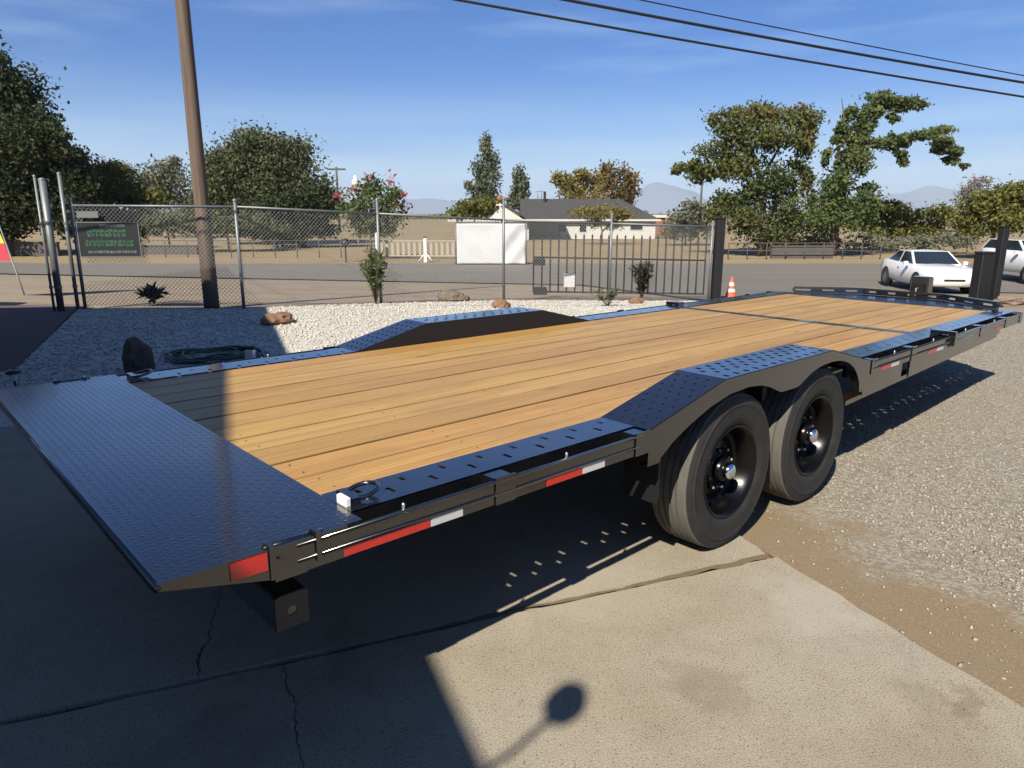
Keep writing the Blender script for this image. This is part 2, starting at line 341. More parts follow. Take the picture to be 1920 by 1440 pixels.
def ground_mat():
    m, nt, bs = nodes('dry_ground'); v = coords(nt)
    big = noise_tex(nt, v, 0.07, 6, 0.6); mid = noise_tex(nt, v, 0.9, 6, 0.65); fine = noise_tex(nt, v, 14.0, 4, 0.6)
    c = ramp(nt, mid, [(0.32, (0.36, 0.285, 0.195)), (0.5, (0.45, 0.365, 0.26)), (0.7, (0.50, 0.42, 0.31))])
    g = nt.nodes.new('ShaderNodeTexCoord'); sx = nt.nodes.new('ShaderNodeSeparateXYZ'); nt.links.new(g.outputs['Object'], sx.inputs[0])
    far = N(nt, 'ShaderNodeMapRange'); far.inputs['From Min'].default_value = 43; far.inputs['From Max'].default_value = 46; nt.links.new(sx.outputs['Y'], far.inputs['Value'])
    grass = ramp(nt, big, [(0.35, (0.40, 0.29, 0.14)), (0.5, (0.50, 0.38, 0.20)), (0.62, (0.44, 0.335, 0.18)), (0.75, (0.24, 0.235, 0.11))])
    c = mixc(nt, far.outputs[0], c, grass)
    c = mixc(nt, ramp(nt, fine, [(0.35, (0.35,) * 3), (0.6, (0, 0, 0))]), c, (0.23, 0.18, 0.11))
    nt.links.new(c, bs.inputs['Base Color']); bs.inputs['Roughness'].default_value = 0.95
    bump(nt, bs, fine, 0.5, 0.03)
ground_mat()
def asphalt():
    m, nt, bs = nodes('asphalt'); v = coords(nt)
    st = noise_tex(nt, coords(nt, 'Object', (0.05, 0.9, 1)), 1.0, 6, 0.6); fine = noise_tex(nt, v, 60.0, 3, 0.7); mid = noise_tex(nt, v, 0.5, 6, 0.6)
    c = ramp(nt, st, [(0.3, (0.215, 0.196, 0.165)), (0.5, (0.262, 0.240, 0.203)), (0.7, (0.30, 0.274, 0.23))])
    c = mixc(nt, ramp(nt, mid, [(0.5, (0, 0, 0)), (0.75, (0.4,) * 3)]), c, (0.35, 0.30, 0.23))
    c = mixc(nt, ramp(nt, fine, [(0.35, (0.4,) * 3), (0.55, (0, 0, 0))]), c, (0.15, 0.14, 0.125))
    nt.links.new(c, bs.inputs['Base Color']); bs.inputs['Roughness'].default_value = 0.9; bump(nt, bs, fine, 0.4, 0.004)
asphalt()

def leaf(name, cols, trans=0.3):
    m, nt, bs = nodes(name)
    at = nt.nodes.new('ShaderNodeAttribute'); at.attribute_name = 'tint'
    c = ramp(nt, at.outputs['Fac'], [(i / (len(cols) - 1), q) for i, q in enumerate(cols)])
    nt.links.new(c, bs.inputs['Base Color']); bs.inputs['Roughness'].default_value = 0.6; bs.inputs['Specular IOR Level'].default_value = 0.25
    tr = nt.nodes.new('ShaderNodeBsdfTranslucent'); nt.links.new(mixc(nt, 1.0, c, (1.25, 1.2, 0.6), 'MULTIPLY'), tr.inputs['Color'])
    ms = nt.nodes.new('ShaderNodeMixShader'); ms.inputs['Fac'].default_value = trans
    nt.links.new(bs.outputs[0], ms.inputs[1]); nt.links.new(tr.outputs[0], ms.inputs[2])
    nt.links.new(ms.outputs[0], nt.nodes['Material Output'].inputs['Surface'])
leaf('leaf_dark', [(0.0189, 0.0284, 0.0135), (0.0351, 0.0486, 0.0203), (0.0702, 0.0783, 0.0324)])
leaf('leaf_oak', [(0.0455, 0.063, 0.028), (0.0805, 0.098, 0.0438), (0.14, 0.1435, 0.07)])
leaf('leaf_olive', [(0.054, 0.0648, 0.0203), (0.1107, 0.1161, 0.0297), (0.1958, 0.1823, 0.0378)])
leaf('leaf_autumn', [(0.034, 0.052, 0.018), (0.070, 0.090, 0.029), (0.110, 0.120, 0.038), (0.155, 0.115, 0.040)])
leaf('leaf_green', [(0.0408, 0.0646, 0.0255), (0.085, 0.1156, 0.0408), (0.153, 0.17, 0.0578)])
leaf('leaf_grey', [(0.0825, 0.096, 0.069), (0.1275, 0.138, 0.099), (0.18, 0.18, 0.135)])
leaf('leaf_conifer', [(0.054, 0.075, 0.045), (0.0975, 0.12, 0.069), (0.15, 0.165, 0.0975)])
leaf('leaf_yellow', [(0.091, 0.0936, 0.0286), (0.1625, 0.1404, 0.039), (0.234, 0.1755, 0.0494)])
leaf('leaf_orange', [(0.078, 0.0676, 0.026), (0.1365, 0.0975, 0.0351), (0.182, 0.1235, 0.0442)])
leaf('leaf_fresh', [(0.045, 0.066, 0.022), (0.080, 0.105, 0.038), (0.125, 0.14, 0.06)])
leaf('leaf_pink', [(0.35, 0.07, 0.11), (0.45, 0.13, 0.17)])
leaf('leaf_black', [(0.012, 0.016, 0.010), (0.028, 0.030, 0.016)])
leaf('twig', [(0.12, 0.095, 0.08), (0.17, 0.14, 0.12)], 0.0)
plain('bark', (0.12, 0.09, 0.065), 0.9, var=0.35, scale=5, bmp=0.5)
plain('pale_bark', (0.27, 0.23, 0.19), 0.9, var=0.3, scale=5, bmp=0.5)
def polewood():
    m, nt, bs = nodes('pole_wood'); v = coords(nt, 'Object', (14, 14, 0.35)); f = noise_tex(nt, v, 1.6, 6, 0.65)
    c = ramp(nt, f, [(0.3, (0.15, 0.10, 0.07)), (0.5, (0.26, 0.185, 0.13)), (0.7, (0.36, 0.27, 0.20))])
    nt.links.new(c, bs.inputs['Base Color']); bs.inputs['Roughness'].default_value = 0.85; bump(nt, bs, f, 0.6, 0.01)
polewood()
plain('galvanized', (0.17, 0.185, 0.195), 0.55, 0.55, 0.22, 9.0)
plain('chain_wire', (0.24, 0.25, 0.25), 0.6, 0.5, 0.15, 9.0)
plain('chrome', (0.72, 0.76, 0.82), 0.12, 1.0, 0.05)
plain('steel_pin', (0.70, 0.70, 0.70), 0.25, 0.9, 0.05)
def tyre_mat():
    m, nt, bs = nodes('tyre_rubber'); v = coords(nt); f = noise_tex(nt, v, 9.0, 6, 0.65); g = noise_tex(nt, v, 90.0, 3)
    c = ramp(nt, f, [(0.3, (0.028, 0.027, 0.026)), (0.55, (0.052, 0.050, 0.046)), (0.8, (0.105, 0.098, 0.085))])
    nt.links.new(c, bs.inputs['Base Color']); bs.inputs['Roughness'].default_value = 0.75; bump(nt, bs, g, 0.2, 0.002)
tyre_mat()
plain('tyre_tread', (0.20, 0.19, 0.165), 0.9, var=0.35, scale=14, bmp=0.3)
plain('car_tyre', (0.02, 0.02, 0.02), 0.8)
plain('red_reflector', (0.62, 0.022, 0.016), 0.28, var=0.2, scale=60, coat=0.6)
plain('white_reflector', (0.72, 0.72, 0.70), 0.3, var=0.12, scale=60, coat=0.5)
plain('white_tag', (0.82, 0.82, 0.80), 0.4)
plain('white_paint', (0.78, 0.78, 0.77), 0.28, var=0.03, coat=0.7)
plain('white_tarp', (0.80, 0.82, 0.83), 0.55, var=0.05, scale=2.0)
plain('white_wall', (0.74, 0.73, 0.70), 0.8, var=0.06)
plain('cream_fence', (0.58, 0.52, 0.42), 0.8, var=0.12)
plain('dark_glass', (0.012, 0.018, 0.026), 0.06, var=0.05, coat=0.6)
plain('black_plastic', (0.005, 0.005, 0.006), 0.6)
plain('black_iron', (0.006, 0.006, 0.007), 0.62)
plain('grey_plastic', (0.30, 0.31, 0.32), 0.5)
plain('clear_lens', (0.62, 0.63, 0.62), 0.15, var=0.05)
plain('roof_shingle', (0.085, 0.083, 0.088), 0.9, var=0.25, scale=1.5, bmp=0.4)
plain('fascia_white', (0.72, 0.70, 0.66), 0.7, var=0.06)
plain('red_rock', (0.30, 0.165, 0.10), 0.9, var=0.45, scale=9, bmp=0.7)
plain('tan_rock', (0.33, 0.25, 0.17), 0.9, var=0.4, scale=8, bmp=0.7)
plain('dark_rock', (0.10, 0.075, 0.062), 0.9, var=0.5, scale=9, bmp=0.8)
plain('cone_orange', (0.75, 0.13, 0.04), 0.6, var=0.1)
plain('hose_green', (0.018, 0.055, 0.032), 0.5, var=0.25, scale=20)
plain('sign_dark', (0.005, 0.008, 0.012), 0.8, var=0.1)
plain('sign_green', (0.030, 0.105, 0.055), 0.5, var=0.25, scale=30)
plain('sign_pale', (0.15, 0.19, 0.20), 0.5, var=0.2, scale=30)
plain('sign_grey', (0.12, 0.135, 0.15), 0.5, var=0.1)
plain('brick_red', (0.33, 0.15, 0.09), 0.85, var=0.2)
plain('wall_grey', (0.14, 0.13, 0.125), 0.9, var=0.25, scale=2)
plain('stucco', (0.40, 0.37, 0.33), 0.9, var=0.1, bmp=0.3)
plain('driveway', (0.17, 0.125, 0.115), 0.9, var=0.25, scale=3, bmp=0.4)
plain('joint_dirt', (0.075, 0.058, 0.042), 0.95, var=0.5, scale=25)
plain('washed_dirt', (0.24, 0.175, 0.105), 0.95, var=0.3, scale=30)
plain('crack_dirt', (0.13, 0.11, 0.085), 0.95, var=0.4, scale=30)
plain('hazed_rock', (0.22, 0.27, 0.34), 0.95, var=0.25, scale=0.002)  # pale blue: distance haze mixed into the rock colour
plain('flag_blue', (0.06, 0.16, 0.60), 0.7); plain('flag_purple', (0.22, 0.17, 0.45), 0.7)
plain('flag_yellow', (0.62, 0.55, 0.05), 0.7); plain('flag_red', (0.42, 0.04, 0.07), 0.7)
plain('pebble_white', (0.62, 0.60, 0.54), 0.9, var=0.25, scale=40)
def pebble(name, cols):
    m, nt, bs = nodes(name); at = nt.nodes.new('ShaderNodeAttribute'); at.attribute_name = 'tint'
    c = ramp(nt, at.outputs['Fac'], [(i / (len(cols) - 1), q) for i, q in enumerate(cols)])
    nt.links.new(c, bs.inputs['Base Color']); bs.inputs['Roughness'].default_value = 0.88
pebble('pebble_pale', [(0.60, 0.58, 0.50), (0.78, 0.765, 0.69), (0.86, 0.845, 0.78), (0.72, 0.66, 0.58)])
pebble('pebble_yard', [(0.32, 0.28, 0.21), (0.46, 0.43, 0.35), (0.62, 0.59, 0.50), (0.42, 0.37, 0.28)])

# one calibration of the diffuse base colours against the chosen exposure
def dim(name, k):
    nt = M[name].node_tree; bs = nt.nodes['Principled BSDF']; i = bs.inputs['Base Color']
    if not i.links: i.default_value = tuple(q * k for q in i.default_value[:3]) + (1,); return
    src = i.links[0].from_socket; nt.links.new(mixc(nt, 1.0, src, (k, k, k), 'MULTIPLY'), i)
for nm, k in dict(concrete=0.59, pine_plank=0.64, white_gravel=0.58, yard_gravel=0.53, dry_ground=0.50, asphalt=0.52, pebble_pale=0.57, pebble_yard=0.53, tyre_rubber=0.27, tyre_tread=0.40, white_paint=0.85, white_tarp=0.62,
                  white_wall=0.62, cream_fence=0.55, roof_shingle=0.5, fascia_white=0.62, red_rock=0.55, tan_rock=0.55, dark_rock=0.6, cone_orange=0.7, brick_red=0.6, wall_grey=0.5, stucco=0.6, driveway=0.5, hazed_rock=0.6,
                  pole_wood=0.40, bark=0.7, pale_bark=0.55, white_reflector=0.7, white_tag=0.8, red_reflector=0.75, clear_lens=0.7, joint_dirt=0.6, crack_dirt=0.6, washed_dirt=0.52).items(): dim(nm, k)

# ------------------------------------------------------------------ terrain and paving
def terrain():
    xs = sorted(set([-9000, -5000, -2500, -1200, -600, -300, -150, -90, -60] + list(np.arange(-45, 45.1, 1.0)) + [60, 90, 150, 300, 600, 1200, 2500, 5000, 9000]))
    ys = sorted(set([-600, -200, -80, -40, -20, -12] + list(np.arange(-8, 62, 1.0)) + [66, 75, 90, 120, 180, 300, 600, 1200, 2500, 5000, 9000, 14000]))
    v = [(x, y, hz(x, y) - 0.06) for y in ys for x in xs]; nx = len(xs)
    f = [(j * nx + i, j * nx + i + 1, (j + 1) * nx + i + 1, (j + 1) * nx + i) for j in range(len(ys) - 1) for i in range(nx - 1)]
    me = np_mesh('ground', np.array(v), np.array(f), 4); struct(link('ground', me, 'dry_ground'))
terrain()
def inside(poly, x, y):
    c = False; j = len(poly) - 1
    for i in range(len(poly)):
        (x1, y1), (x2, y2) = poly[i], poly[j]
        if (y1 > y) != (y2 > y) and x < (x2 - x1) * (y - y1) / (y2 - y1) + x1: c = not c
        j = i
    return c
def sheet(name, poly, mat, dz, step=0.8):
    """ground cover following the terrain, clipped to a polygon"""
    import bmesh
    bm = bmesh.new(); bm.faces.new([bm.verts.new((x, y, 0)) for x, y in poly])
    xs = [p[0] for p in poly]; ys = [p[1] for p in poly]
    for k in np.arange(math.floor(min(xs)) , max(xs), step):
        bmesh.ops.bisect_plane(bm, geom=bm.verts[:] + bm.edges[:] + bm.faces[:], plane_co=(k, 0, 0), plane_no=(1, 0, 0))
    for k in np.arange(math.floor(min(ys)), max(ys), step):
        bmesh.ops.bisect_plane(bm, geom=bm.verts[:] + bm.edges[:] + bm.faces[:], plane_co=(0, k, 0), plane_no=(0, 1, 0))
    for vt in bm.verts: vt.co.z = hz(vt.co.x, vt.co.y) + dz
    bmesh.ops.recalc_face_normals(bm, faces=bm.faces[:])
    me = bpy.data.meshes.new(name); bm.to_mesh(me); bm.free()
    if me.polygons and me.polygons[0].normal.z < 0: me.flip_normals()
    return struct(link(name, me, mat))
def slab_pt(a, b): return (a * SLAB_A[0] + b * SLAB_B[0], a * SLAB_A[1] + b * SLAB_B[1])
FENCE = [(-7.73, 12.86), (-4.92, 13.03), (-2.72, 14.79), (-0.19, 16.50), (2.35, 17.21), (4.88, 17.72)]
BED = [slab_pt(-6.4, FAR_B + 0.01), (-5.5, 7.7), (-7.80, 12.75)] + [(x, y - 0.02) for x, y in FENCE] + [(4.2, 12.5), slab_pt(6.6, FAR_B + 0.01)]
sheet('white_gravel_bed', BED, 'white_gravel', -0.018)
sheet('yard_gravel', [slab_pt(EDGE_A + 0.01, -9), slab_pt(13, -9), slab_pt(15, 3), (11.5, 19.6), (5.0, 17.8), (4.21, 12.5), slab_pt(6.61, FAR_B), slab_pt(EDGE_A + 0.01, FAR_B)], 'yard_gravel', -0.022)
sheet('driveway', [slab_pt(-6.41, FAR_B + 0.01), (-5.51, 7.7), (-7.85, 12.75), (-7.9, 13.4), (-14, 13.2), (-14, 2), slab_pt(-11, FAR_B + 0.01)], 'driveway', -0.02)
sheet('road', [(-70, 26.5), (70, 26.5), (70, 42.5), (-70, 42.5)], 'asphalt', -0.02, 1.0)
sheet('gate_apron', [(5.1, 17.7), (12.2, 19.7), (15.5, 26.52), (2.5, 26.52)], 'asphalt', -0.012, 0.8)
# the two concrete slabs with an open joint between
def slab(name, a0, a1, b0, b1):
    def edge(p, q, n, amp):
        out = []
        for i in range(n):
            t = i / n; x = p[0] + (q[0] - p[0]) * t; y = p[1] + (q[1] - p[1]) * t
            k = (noise.noise(Vector((x * 5, y * 5, 3.1))) + 0.5 * noise.noise(Vector((x * 19, y * 19, 1.1)))) * amp
            dx, dy = q[0] - p[0], q[1] - p[1]; L = math.hypot(dx, dy); out.append((x - dy / L * k, y + dx / L * k))
        return out
    c = [slab_pt(a0, b0), slab_pt(a1, b0), slab_pt(a1, b1), slab_pt(a0, b1)]
    poly = edge(c[0], c[1], 160, 0.010) + edge(c[1], c[2], 90, 0.022) + edge(c[2], c[3], 160, 0.010) + edge(c[3], c[0], 4, 0.0)
    mb = MB(); n = len(poly)
    vs = [(x, y, 0) for x, y in poly] + [(x, y, -0.055) for x, y in poly]
    mb.add(vs, [tuple(range(n))] + [(i, i + n, (i + 1) % n + n, (i + 1) % n) for i in range(n)])
    return struct(mb.build(name, 'concrete'))
near_slab = slab('concrete_slab', -11, EDGE_A, -9, JOINT_B - 0.017)
far_slab = slab('concrete_slab', -11, EDGE_A - 0.02, JOINT_B + 0.017, FAR_B)
jb = MB(); c4 = [slab_pt(-11, JOINT_B - 0.06), slab_pt(EDGE_A - 0.1, JOINT_B - 0.06), slab_pt(EDGE_A - 0.1, JOINT_B + 0.06), slab_pt(-11, JOINT_B + 0.06)]
jb.add([(x, y, -0.022) for x, y in c4], [(0, 1, 2, 3)]); struct(jb.build('joint_filler', 'joint_dirt'))
# dirt washed over the outer end of the joint, and cracks
def ribbon(name, pts, widths, mat, parent, z=0.0016, wob=0.006):
    mb = MB(); vs = []; n = len(pts)
    fine = []
    for i in range(n - 1):
        for k in range(8):
            t = k / 8; fine.append((pts[i][0] + (pts[i + 1][0] - pts[i][0]) * t, pts[i][1] + (pts[i + 1][1] - pts[i][1]) * t, widths[i] + (widths[i + 1] - widths[i]) * t))
    fine.append((pts[-1][0], pts[-1][1], widths[-1]))
    for i, (x, y, w) in enumerate(fine):
        p, q = fine[max(0, i - 1)], fine[min(len(fine) - 1, i + 1)]; dx, dy = q[0] - p[0], q[1] - p[1]; L = math.hypot(dx, dy) or 1
        k = random.uniform(-wob, wob); w2 = w * random.uniform(0.6, 1.4) / 2
        vs += [(x - dy / L * (w2 + k), y + dx / L * (w2 + k), z), (x + dy / L * (w2 - k), y - dx / L * (w2 - k), z)]
    mb.add(vs, [(2 * i, 2 * i + 1, 2 * i + 3, 2 * i + 2) for i in range(len(fine) - 1)])
    return mb.build(name, mat, parent)
def gxy(u, v): p = gr(u, v); return (p.x, p.y)
ribbon('dirt_streak', [slab_pt(0.25, JOINT_B - 0.01), slab_pt(0.9, JOINT_B + 0.01), slab_pt(1.5, JOINT_B - 0.005), slab_pt(2.0, JOINT_B), slab_pt(EDGE_A - 0.03, JOINT_B)], [0.010, 0.018, 0.022, 0.034, 0.045], 'washed_dirt', far_slab, wob=0.009)
ribbon('crack', [gxy(532, 1245), gxy(540, 1290), gxy(556, 1320), gxy(552, 1370), gxy(566, 1410), gxy(575, 1470)], [0.003, 0.007, 0.004, 0.006, 0.004, 0.003], 'crack_dirt', near_slab)
ribbon('crack', [gxy(372, 1268), gxy(372, 1230), gxy(392, 1200), gxy(398, 1165), gxy(412, 1120), gxy(420, 1060)], [0.005, 0.012, 0.006, 0.005, 0.004, 0.003], 'crack_dirt', far_slab)

# loose stones, real pieces but uncountable
def pebbles(name, mat, pts, smin, smax, n_tint=True):
    k = len(pts); base = np.array([(1, 0, 0), (0.25, 0.9, 0.1), (-0.8, 0.45, 0), (-0.6, -0.7, 0.1), (0.4, -0.85, 0), (0.1, 0.05, 0.62), (-0.1, 0, -0.4)])
    fc = np.array([(0, 1, 5), (1, 2, 5), (2, 3, 5), (3, 4, 5), (4, 0, 5), (1, 0, 6), (2, 1, 6), (3, 2, 6), (4, 3, 6), (0, 4, 6)])
    s = smin + (smax - smin) * rng.random(k) ** 2.2; a = rng.random(k) * 6.283
    sc = np.stack([s * (0.8 + 0.5 * rng.random(k)), s * (0.6 + 0.4 * rng.random(k)), s * (0.5 + 0.6 * rng.random(k))], 1)
    v = base[None] * (1 + 0.25 * (rng.random((k, 7, 1)) - 0.5)) * sc[:, None, :]
    ca, sa = np.cos(a)[:, None], np.sin(a)[:, None]
    tl = (rng.random((k, 2)) - 0.5) * 1.0
    x = v[..., 0] * ca - v[..., 1] * sa; y = v[..., 0] * sa + v[..., 1] * ca; z = v[..., 2] + x * tl[:, :1] + y * tl[:, 1:]
    V = np.stack([x, y, z], 2) + np.array(pts)[:, None, :]
    Fc = fc[None] + (np.arange(k) * 7)[:, None, None]
    me = np_mesh(name, V.reshape(-1, 3), Fc.reshape(-1, 3), 3, np.repeat(rng.random(k), 10))
    return stuff(link(name, me, mat))
def scatter(poly, n, test, z):
    xs = [p[0] for p in poly]; ys = [p[1] for p in poly]; out = []
    while len(out) < n:
        x = random.uniform(min(xs), max(xs)); y = random.uniform(min(ys), max(ys))
        if inside(poly, x, y) and test(x, y): out.append((x, y, hz(x, y) + z))
    return out
view = lambda x, y: abs(x) < 0.76 * (y * CP + CAM_H * SP)
p1 = scatter(BED, 30000, lambda x, y: view(x, y) and y > 6.0, -0.012)
tag(pebbles('loose_white_gravel', 'pebble_pale', p1, 0.010, 0.034), 'crushed white stones covering the bed between trailer and chain link fence', 'gravel')
YP = [slab_pt(EDGE_A + 0.02, -2), slab_pt(8, -2), slab_pt(10.5, 4.5), (9.5, 17), (5.2, 17), slab_pt(EDGE_A + 0.02, 5.5)]
def ytest(x, y):
    if not view(x, y): return False
    a = x * SLAB_A[0] + y * SLAB_A[1] - EDGE_A
    if a < 0.75 and random.random() > 0.012 + 0.16 * a: return False
    return random.random() < min(1.0, 9.0 / (x * x + y * y) + 0.12)
p2 = scatter(YP, 70000, ytest, -0.019)
tag(pebbles('loose_yard_gravel', 'pebble_yard', p2, 0.004, 0.0145), 'loose grey crushed stone of the yard in front of the wheels', 'gravel')
p3 = scatter([slab_pt(-4, 0.3), slab_pt(EDGE_A, 0.3), slab_pt(EDGE_A, 4), slab_pt(-4, 4)], 330, lambda x, y: view(x, y) and abs(-x * 0.37 + y * 0.929 - JOINT_B) > 0.03 and random.random() < 0.35 + 0.65 * ((x * SLAB_A[0] + y * SLAB_A[1]) > 1.9), 0.002)
tag(pebbles('slab_grit', 'pebble_yard', p3, 0.002, 0.008), 'scattered grit and small stones lying on the concrete slab', 'gravel')

# ------------------------------------------------------------------ shop building behind the photographer's left (it throws the big shadow)
K = Vector((-6.93, 9.10)); dB = Vector((0.370, -0.929)); LAMP_T = 11.96
def shop():
    t = thing('shop_building', 'plain stucco shop building whose shadow covers the left of the slab', 'building')
    c = [K, K + dB * 21, K + dB * 21 + Vector((-0.929, -0.37)) * 9, K + Vector((-0.985, -0.17)) * 9]
    cen = sum(c, Vector((0, 0))) / 4
    ins = [cen + (p - cen) * 0.97 for p in c]
    MB().prism([tuple(p) for p in ins], -0.05, 4.3, 'z').build('wall', 'stucco', t)
    MB().prism([tuple(p) for p in c], 4.3, 4.5, 'z').build('roof', 'roof_shingle', t)
    for q in (3.0, 8.0):
        p = ins[0] + dB * q; n = Vector((0.929, 0.37))
        a, b = p + n * 0.004, p + dB * 1.1 + n * 0.004
        MB().prism([tuple(a), tuple(b), tuple(b + n * 0.05), tuple(a + n * 0.05)], 0.0, 2.1, 'z').build('door', 'grey_plastic', t)
    p = K + dB * LAMP_T; n = Vector((0.929, 0.37)); l = thing('gooseneck_lamp', 'gooseneck barn lamp fixed to the shop wall', 'lamp')
    pts = [(p.x - 0.3 * n.x, p.y - 0.3 * n.y, 3.42)] + [(p.x + n.x * q, p.y + n.y * q, z) for q, z in ((0.2, 3.36), (0.5, 3.30), (0.8, 3.34), (0.96, 3.44), (1.05, 3.58))]
    MB().tube(pts, 0.011, 8).build('arm', 'black_iron', l)
    MB().lathe([(0.015, 0.13), (0.05, 0.115), (0.070, 0.07), (0.072, 0.03), (0.05, -0.015), (0.02, -0.03)], 20, 'z', (p.x + n.x * 1.07, p.y + n.y * 1.07, 3.58), cap=True).build('lamp_shade', 'black_iron', l)
shop()

# ------------------------------------------------------------------ tilt-deck flatbed trailer
W_T, E1 = 2.59, 0.263
TZ = 0.785                                            # top of the steel
def trailer():
    t = thing('flatbed_trailer', 'long black tilt deck trailer with pine plank floor and drive over fenders', 'trailer', (-0.837, 1.5149, 0.029))
    t.rotation_euler = (0, 0.0092, 0.7438)
    # plank floor
    n = 11; pw = (W_T - 2 * E1) / n
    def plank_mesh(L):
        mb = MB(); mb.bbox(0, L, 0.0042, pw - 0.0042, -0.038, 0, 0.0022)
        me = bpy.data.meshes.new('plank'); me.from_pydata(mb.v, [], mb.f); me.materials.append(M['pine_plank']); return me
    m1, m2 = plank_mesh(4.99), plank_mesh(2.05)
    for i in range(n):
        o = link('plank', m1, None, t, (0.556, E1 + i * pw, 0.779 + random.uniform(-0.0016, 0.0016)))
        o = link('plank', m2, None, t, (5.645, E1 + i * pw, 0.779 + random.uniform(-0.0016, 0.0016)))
    # screws at the cross members
    mb = MB()
    for x in np.arange(0.62, 7.6, 0.61):
        if 5.5 < x < 5.68: continue
        for i in range(n):
            for k in (0.045, pw - 0.045):
                mb.lathe([(0.0042, 0.0), (0.0, 0.0006)], 6, 'z', (x + random.uniform(-0.01, 0.01), E1 + i * pw + k, 0.7802), False)
    stuff(mb.build('deck_screws', 'black_frame', t))
    # cross member closing the tilt split
    MB().box(5.549, 5.642, E1, W_T - E1, 0.66, 0.7825).build('split_beam', 'black_frame', t)
    # rear approach plate, a wedge of checker plate
    MB().prism([(0.004, 0.772), (0.30, 0.700), (0.553, 0.700), (0.553, TZ), (0.0, TZ)], 0.012, W_T - 0.012).build('approach_plate', 'black_deck', t)
    for yy0, yy1 in ((0.0, 0.0118), (W_T - 0.0118, W_T)):
        pl = MB(); pl.prism([(-0.004, 0.768), (0.30, 0.692), (0.50, 0.692), (0.50, TZ + 0.001), (-0.004, TZ + 0.001)], yy0, yy1)
        pl.build('side_cheek', 'black_paint', t)
    MB().tube([(-0.006, 0.0, 0.776), (-0.006, W_T, 0.776)], 0.0105, 8).build('rear_edge_bar', 'black_paint', t)
    def lugs(x0, x1, y0, y1, z, keep=lambda x, y: True, p=0.0255):
        V = []; Fc = []; k = 0
        prof = [(-0.0125, 0, 0), (-0.004, -0.0036, 0), (0.004, -0.0036, 0), (0.0125, 0, 0), (0.004, 0.0036, 0), (-0.004, 0.0036, 0), (-0.006, 0, 0.0010), (0.006, 0, 0.0010)]
        fcs = [(0, 1, 6), (5, 0, 6), (1, 2, 7), (1, 7, 6), (2, 3, 7), (3, 4, 7), (4, 5, 6), (4, 6, 7)]
        nx = int((x1 - x0) / p); ny = int((y1 - y0) / p)
        for i in range(nx):
            for j in range(ny):
                cx, cy = x0 + (i + 0.5) * p, y0 + (j + 0.5) * p
                if not keep(cx, cy): continue
                a = R(45) if (i + j) % 2 else R(-45); ca, sa = math.cos(a), math.sin(a)
                for (px, py, pz) in prof: V.append((cx + px * ca - py * sa, cy + px * sa + py * ca, z + pz))
                for q in fcs: Fc.append(tuple(w + k for w in q))
                k += 8
        return np_mesh('tread_lugs', np.array(V), np.array(Fc), 3)
    stuff(link('tread_lugs', lugs(0.012, 0.548, 0.016, W_T - 0.016, TZ), 'black_deck', t))

    # slotted side runners between floor and rub rail
    def runner(x0, x1, ya, yb, flip, fy=lambda x: TZ, name='side_runner'):
        y0, y1 = ya, yb
        wy = y1 - y0
        rows = [(y0 + wy * 0.26, y0 + wy * 0.50), (y0 + wy * 0.62, y0 + wy * 0.86)]
        if flip: rows = [(y1 - (b - y0), y1 - (a - y0)) for a, b in rows][::-1]
        sl = []
        k = x0 + 0.10
        while k < x1 - 0.06:
            sl.append((k, 1)); 
            if k + 0.084 < x1 - 0.05: sl.append((k + 0.084, 0))
            k += 0.168
        hw = 0.0085
        xb = sorted(set([x0, x1] + [q for s, _ in sl for q in (s - hw, s + hw)])); yb_ = [y0, rows[0][0], rows[0][1], rows[1][0], rows[1][1], y1]
        mb = MB(); nx = len(xb)
        for zz in (TZ, TZ - 0.007):
            vs = [(x, y, zz) for y in yb_ for x in xb]; fs = []
            for j in range(5):
                for i in range(nx - 1):
                    xm = (xb[i] + xb[i + 1]) / 2
                    if j in (1, 3):
                        r = 0 if j == 1 else 1
                        if flip: r = 1 - r
                        if any(abs(xm - s) < hw and rr == r for s, rr in sl): continue
                    q = (j * nx + i, j * nx + i + 1, (j + 1) * nx + i + 1, (j + 1) * nx + i); fs.append(q if zz == TZ else q[::-1])
            mb.add(vs, fs)
        mb.box(x0, x1, y0 - 0.0005 if not flip else y1 - 0.006, y0 + 0.006 if not flip else y1 + 0.0005, TZ - 0.075, TZ - 0.0072)
        return mb.build(name, 'black_deck', t)
    for (x0, x1) in ((0.556, 1.905), (4.165, 7.78)):
        runner(x0, x1, 0.080, E1 - 0.002, False); runner(x0, x1, W_T - E1 + 0.002, W_T - 0.080, True)
    # rub rails: flat bar with beads along both edges, stake pockets between
    for side in (0, 1):
        Y = (lambda y: y) if side == 0 else (lambda y: W_T - y)
        def bx(mb, x0, x1, ya, yb, z0, z1):
            a, b = sorted((Y(ya), Y(yb))); mb.box(x0, x1, a, b, z0, z1); return mb
        for (x0, x1) in ((0.335, 1.87), (4.20, 7.78)):
            rr = bx(MB(), x0, x1, 0.002, 0.012, 0.692, 0.774).build('rub_rail', 'black_paint', t)
            be = MB()
            for zz in (0.7725, 0.7275): be.tube([(x0 + 0.01, Y(0.0), zz), (x1 - 0.01, Y(0.0), zz)], 0.0058, 8)
            be.build('edge_bead', 'black_paint', rr)
        bx(MB(), 0.50, 1.88, 0.068, 0.134, 0.694, 0.700).build('rail_ledge', 'black_frame', t); bx(MB(), 0.50, 1.88, 0.0125, 0.048, 0.694, 0.700).build('rail_ledge', 'black_frame', t)
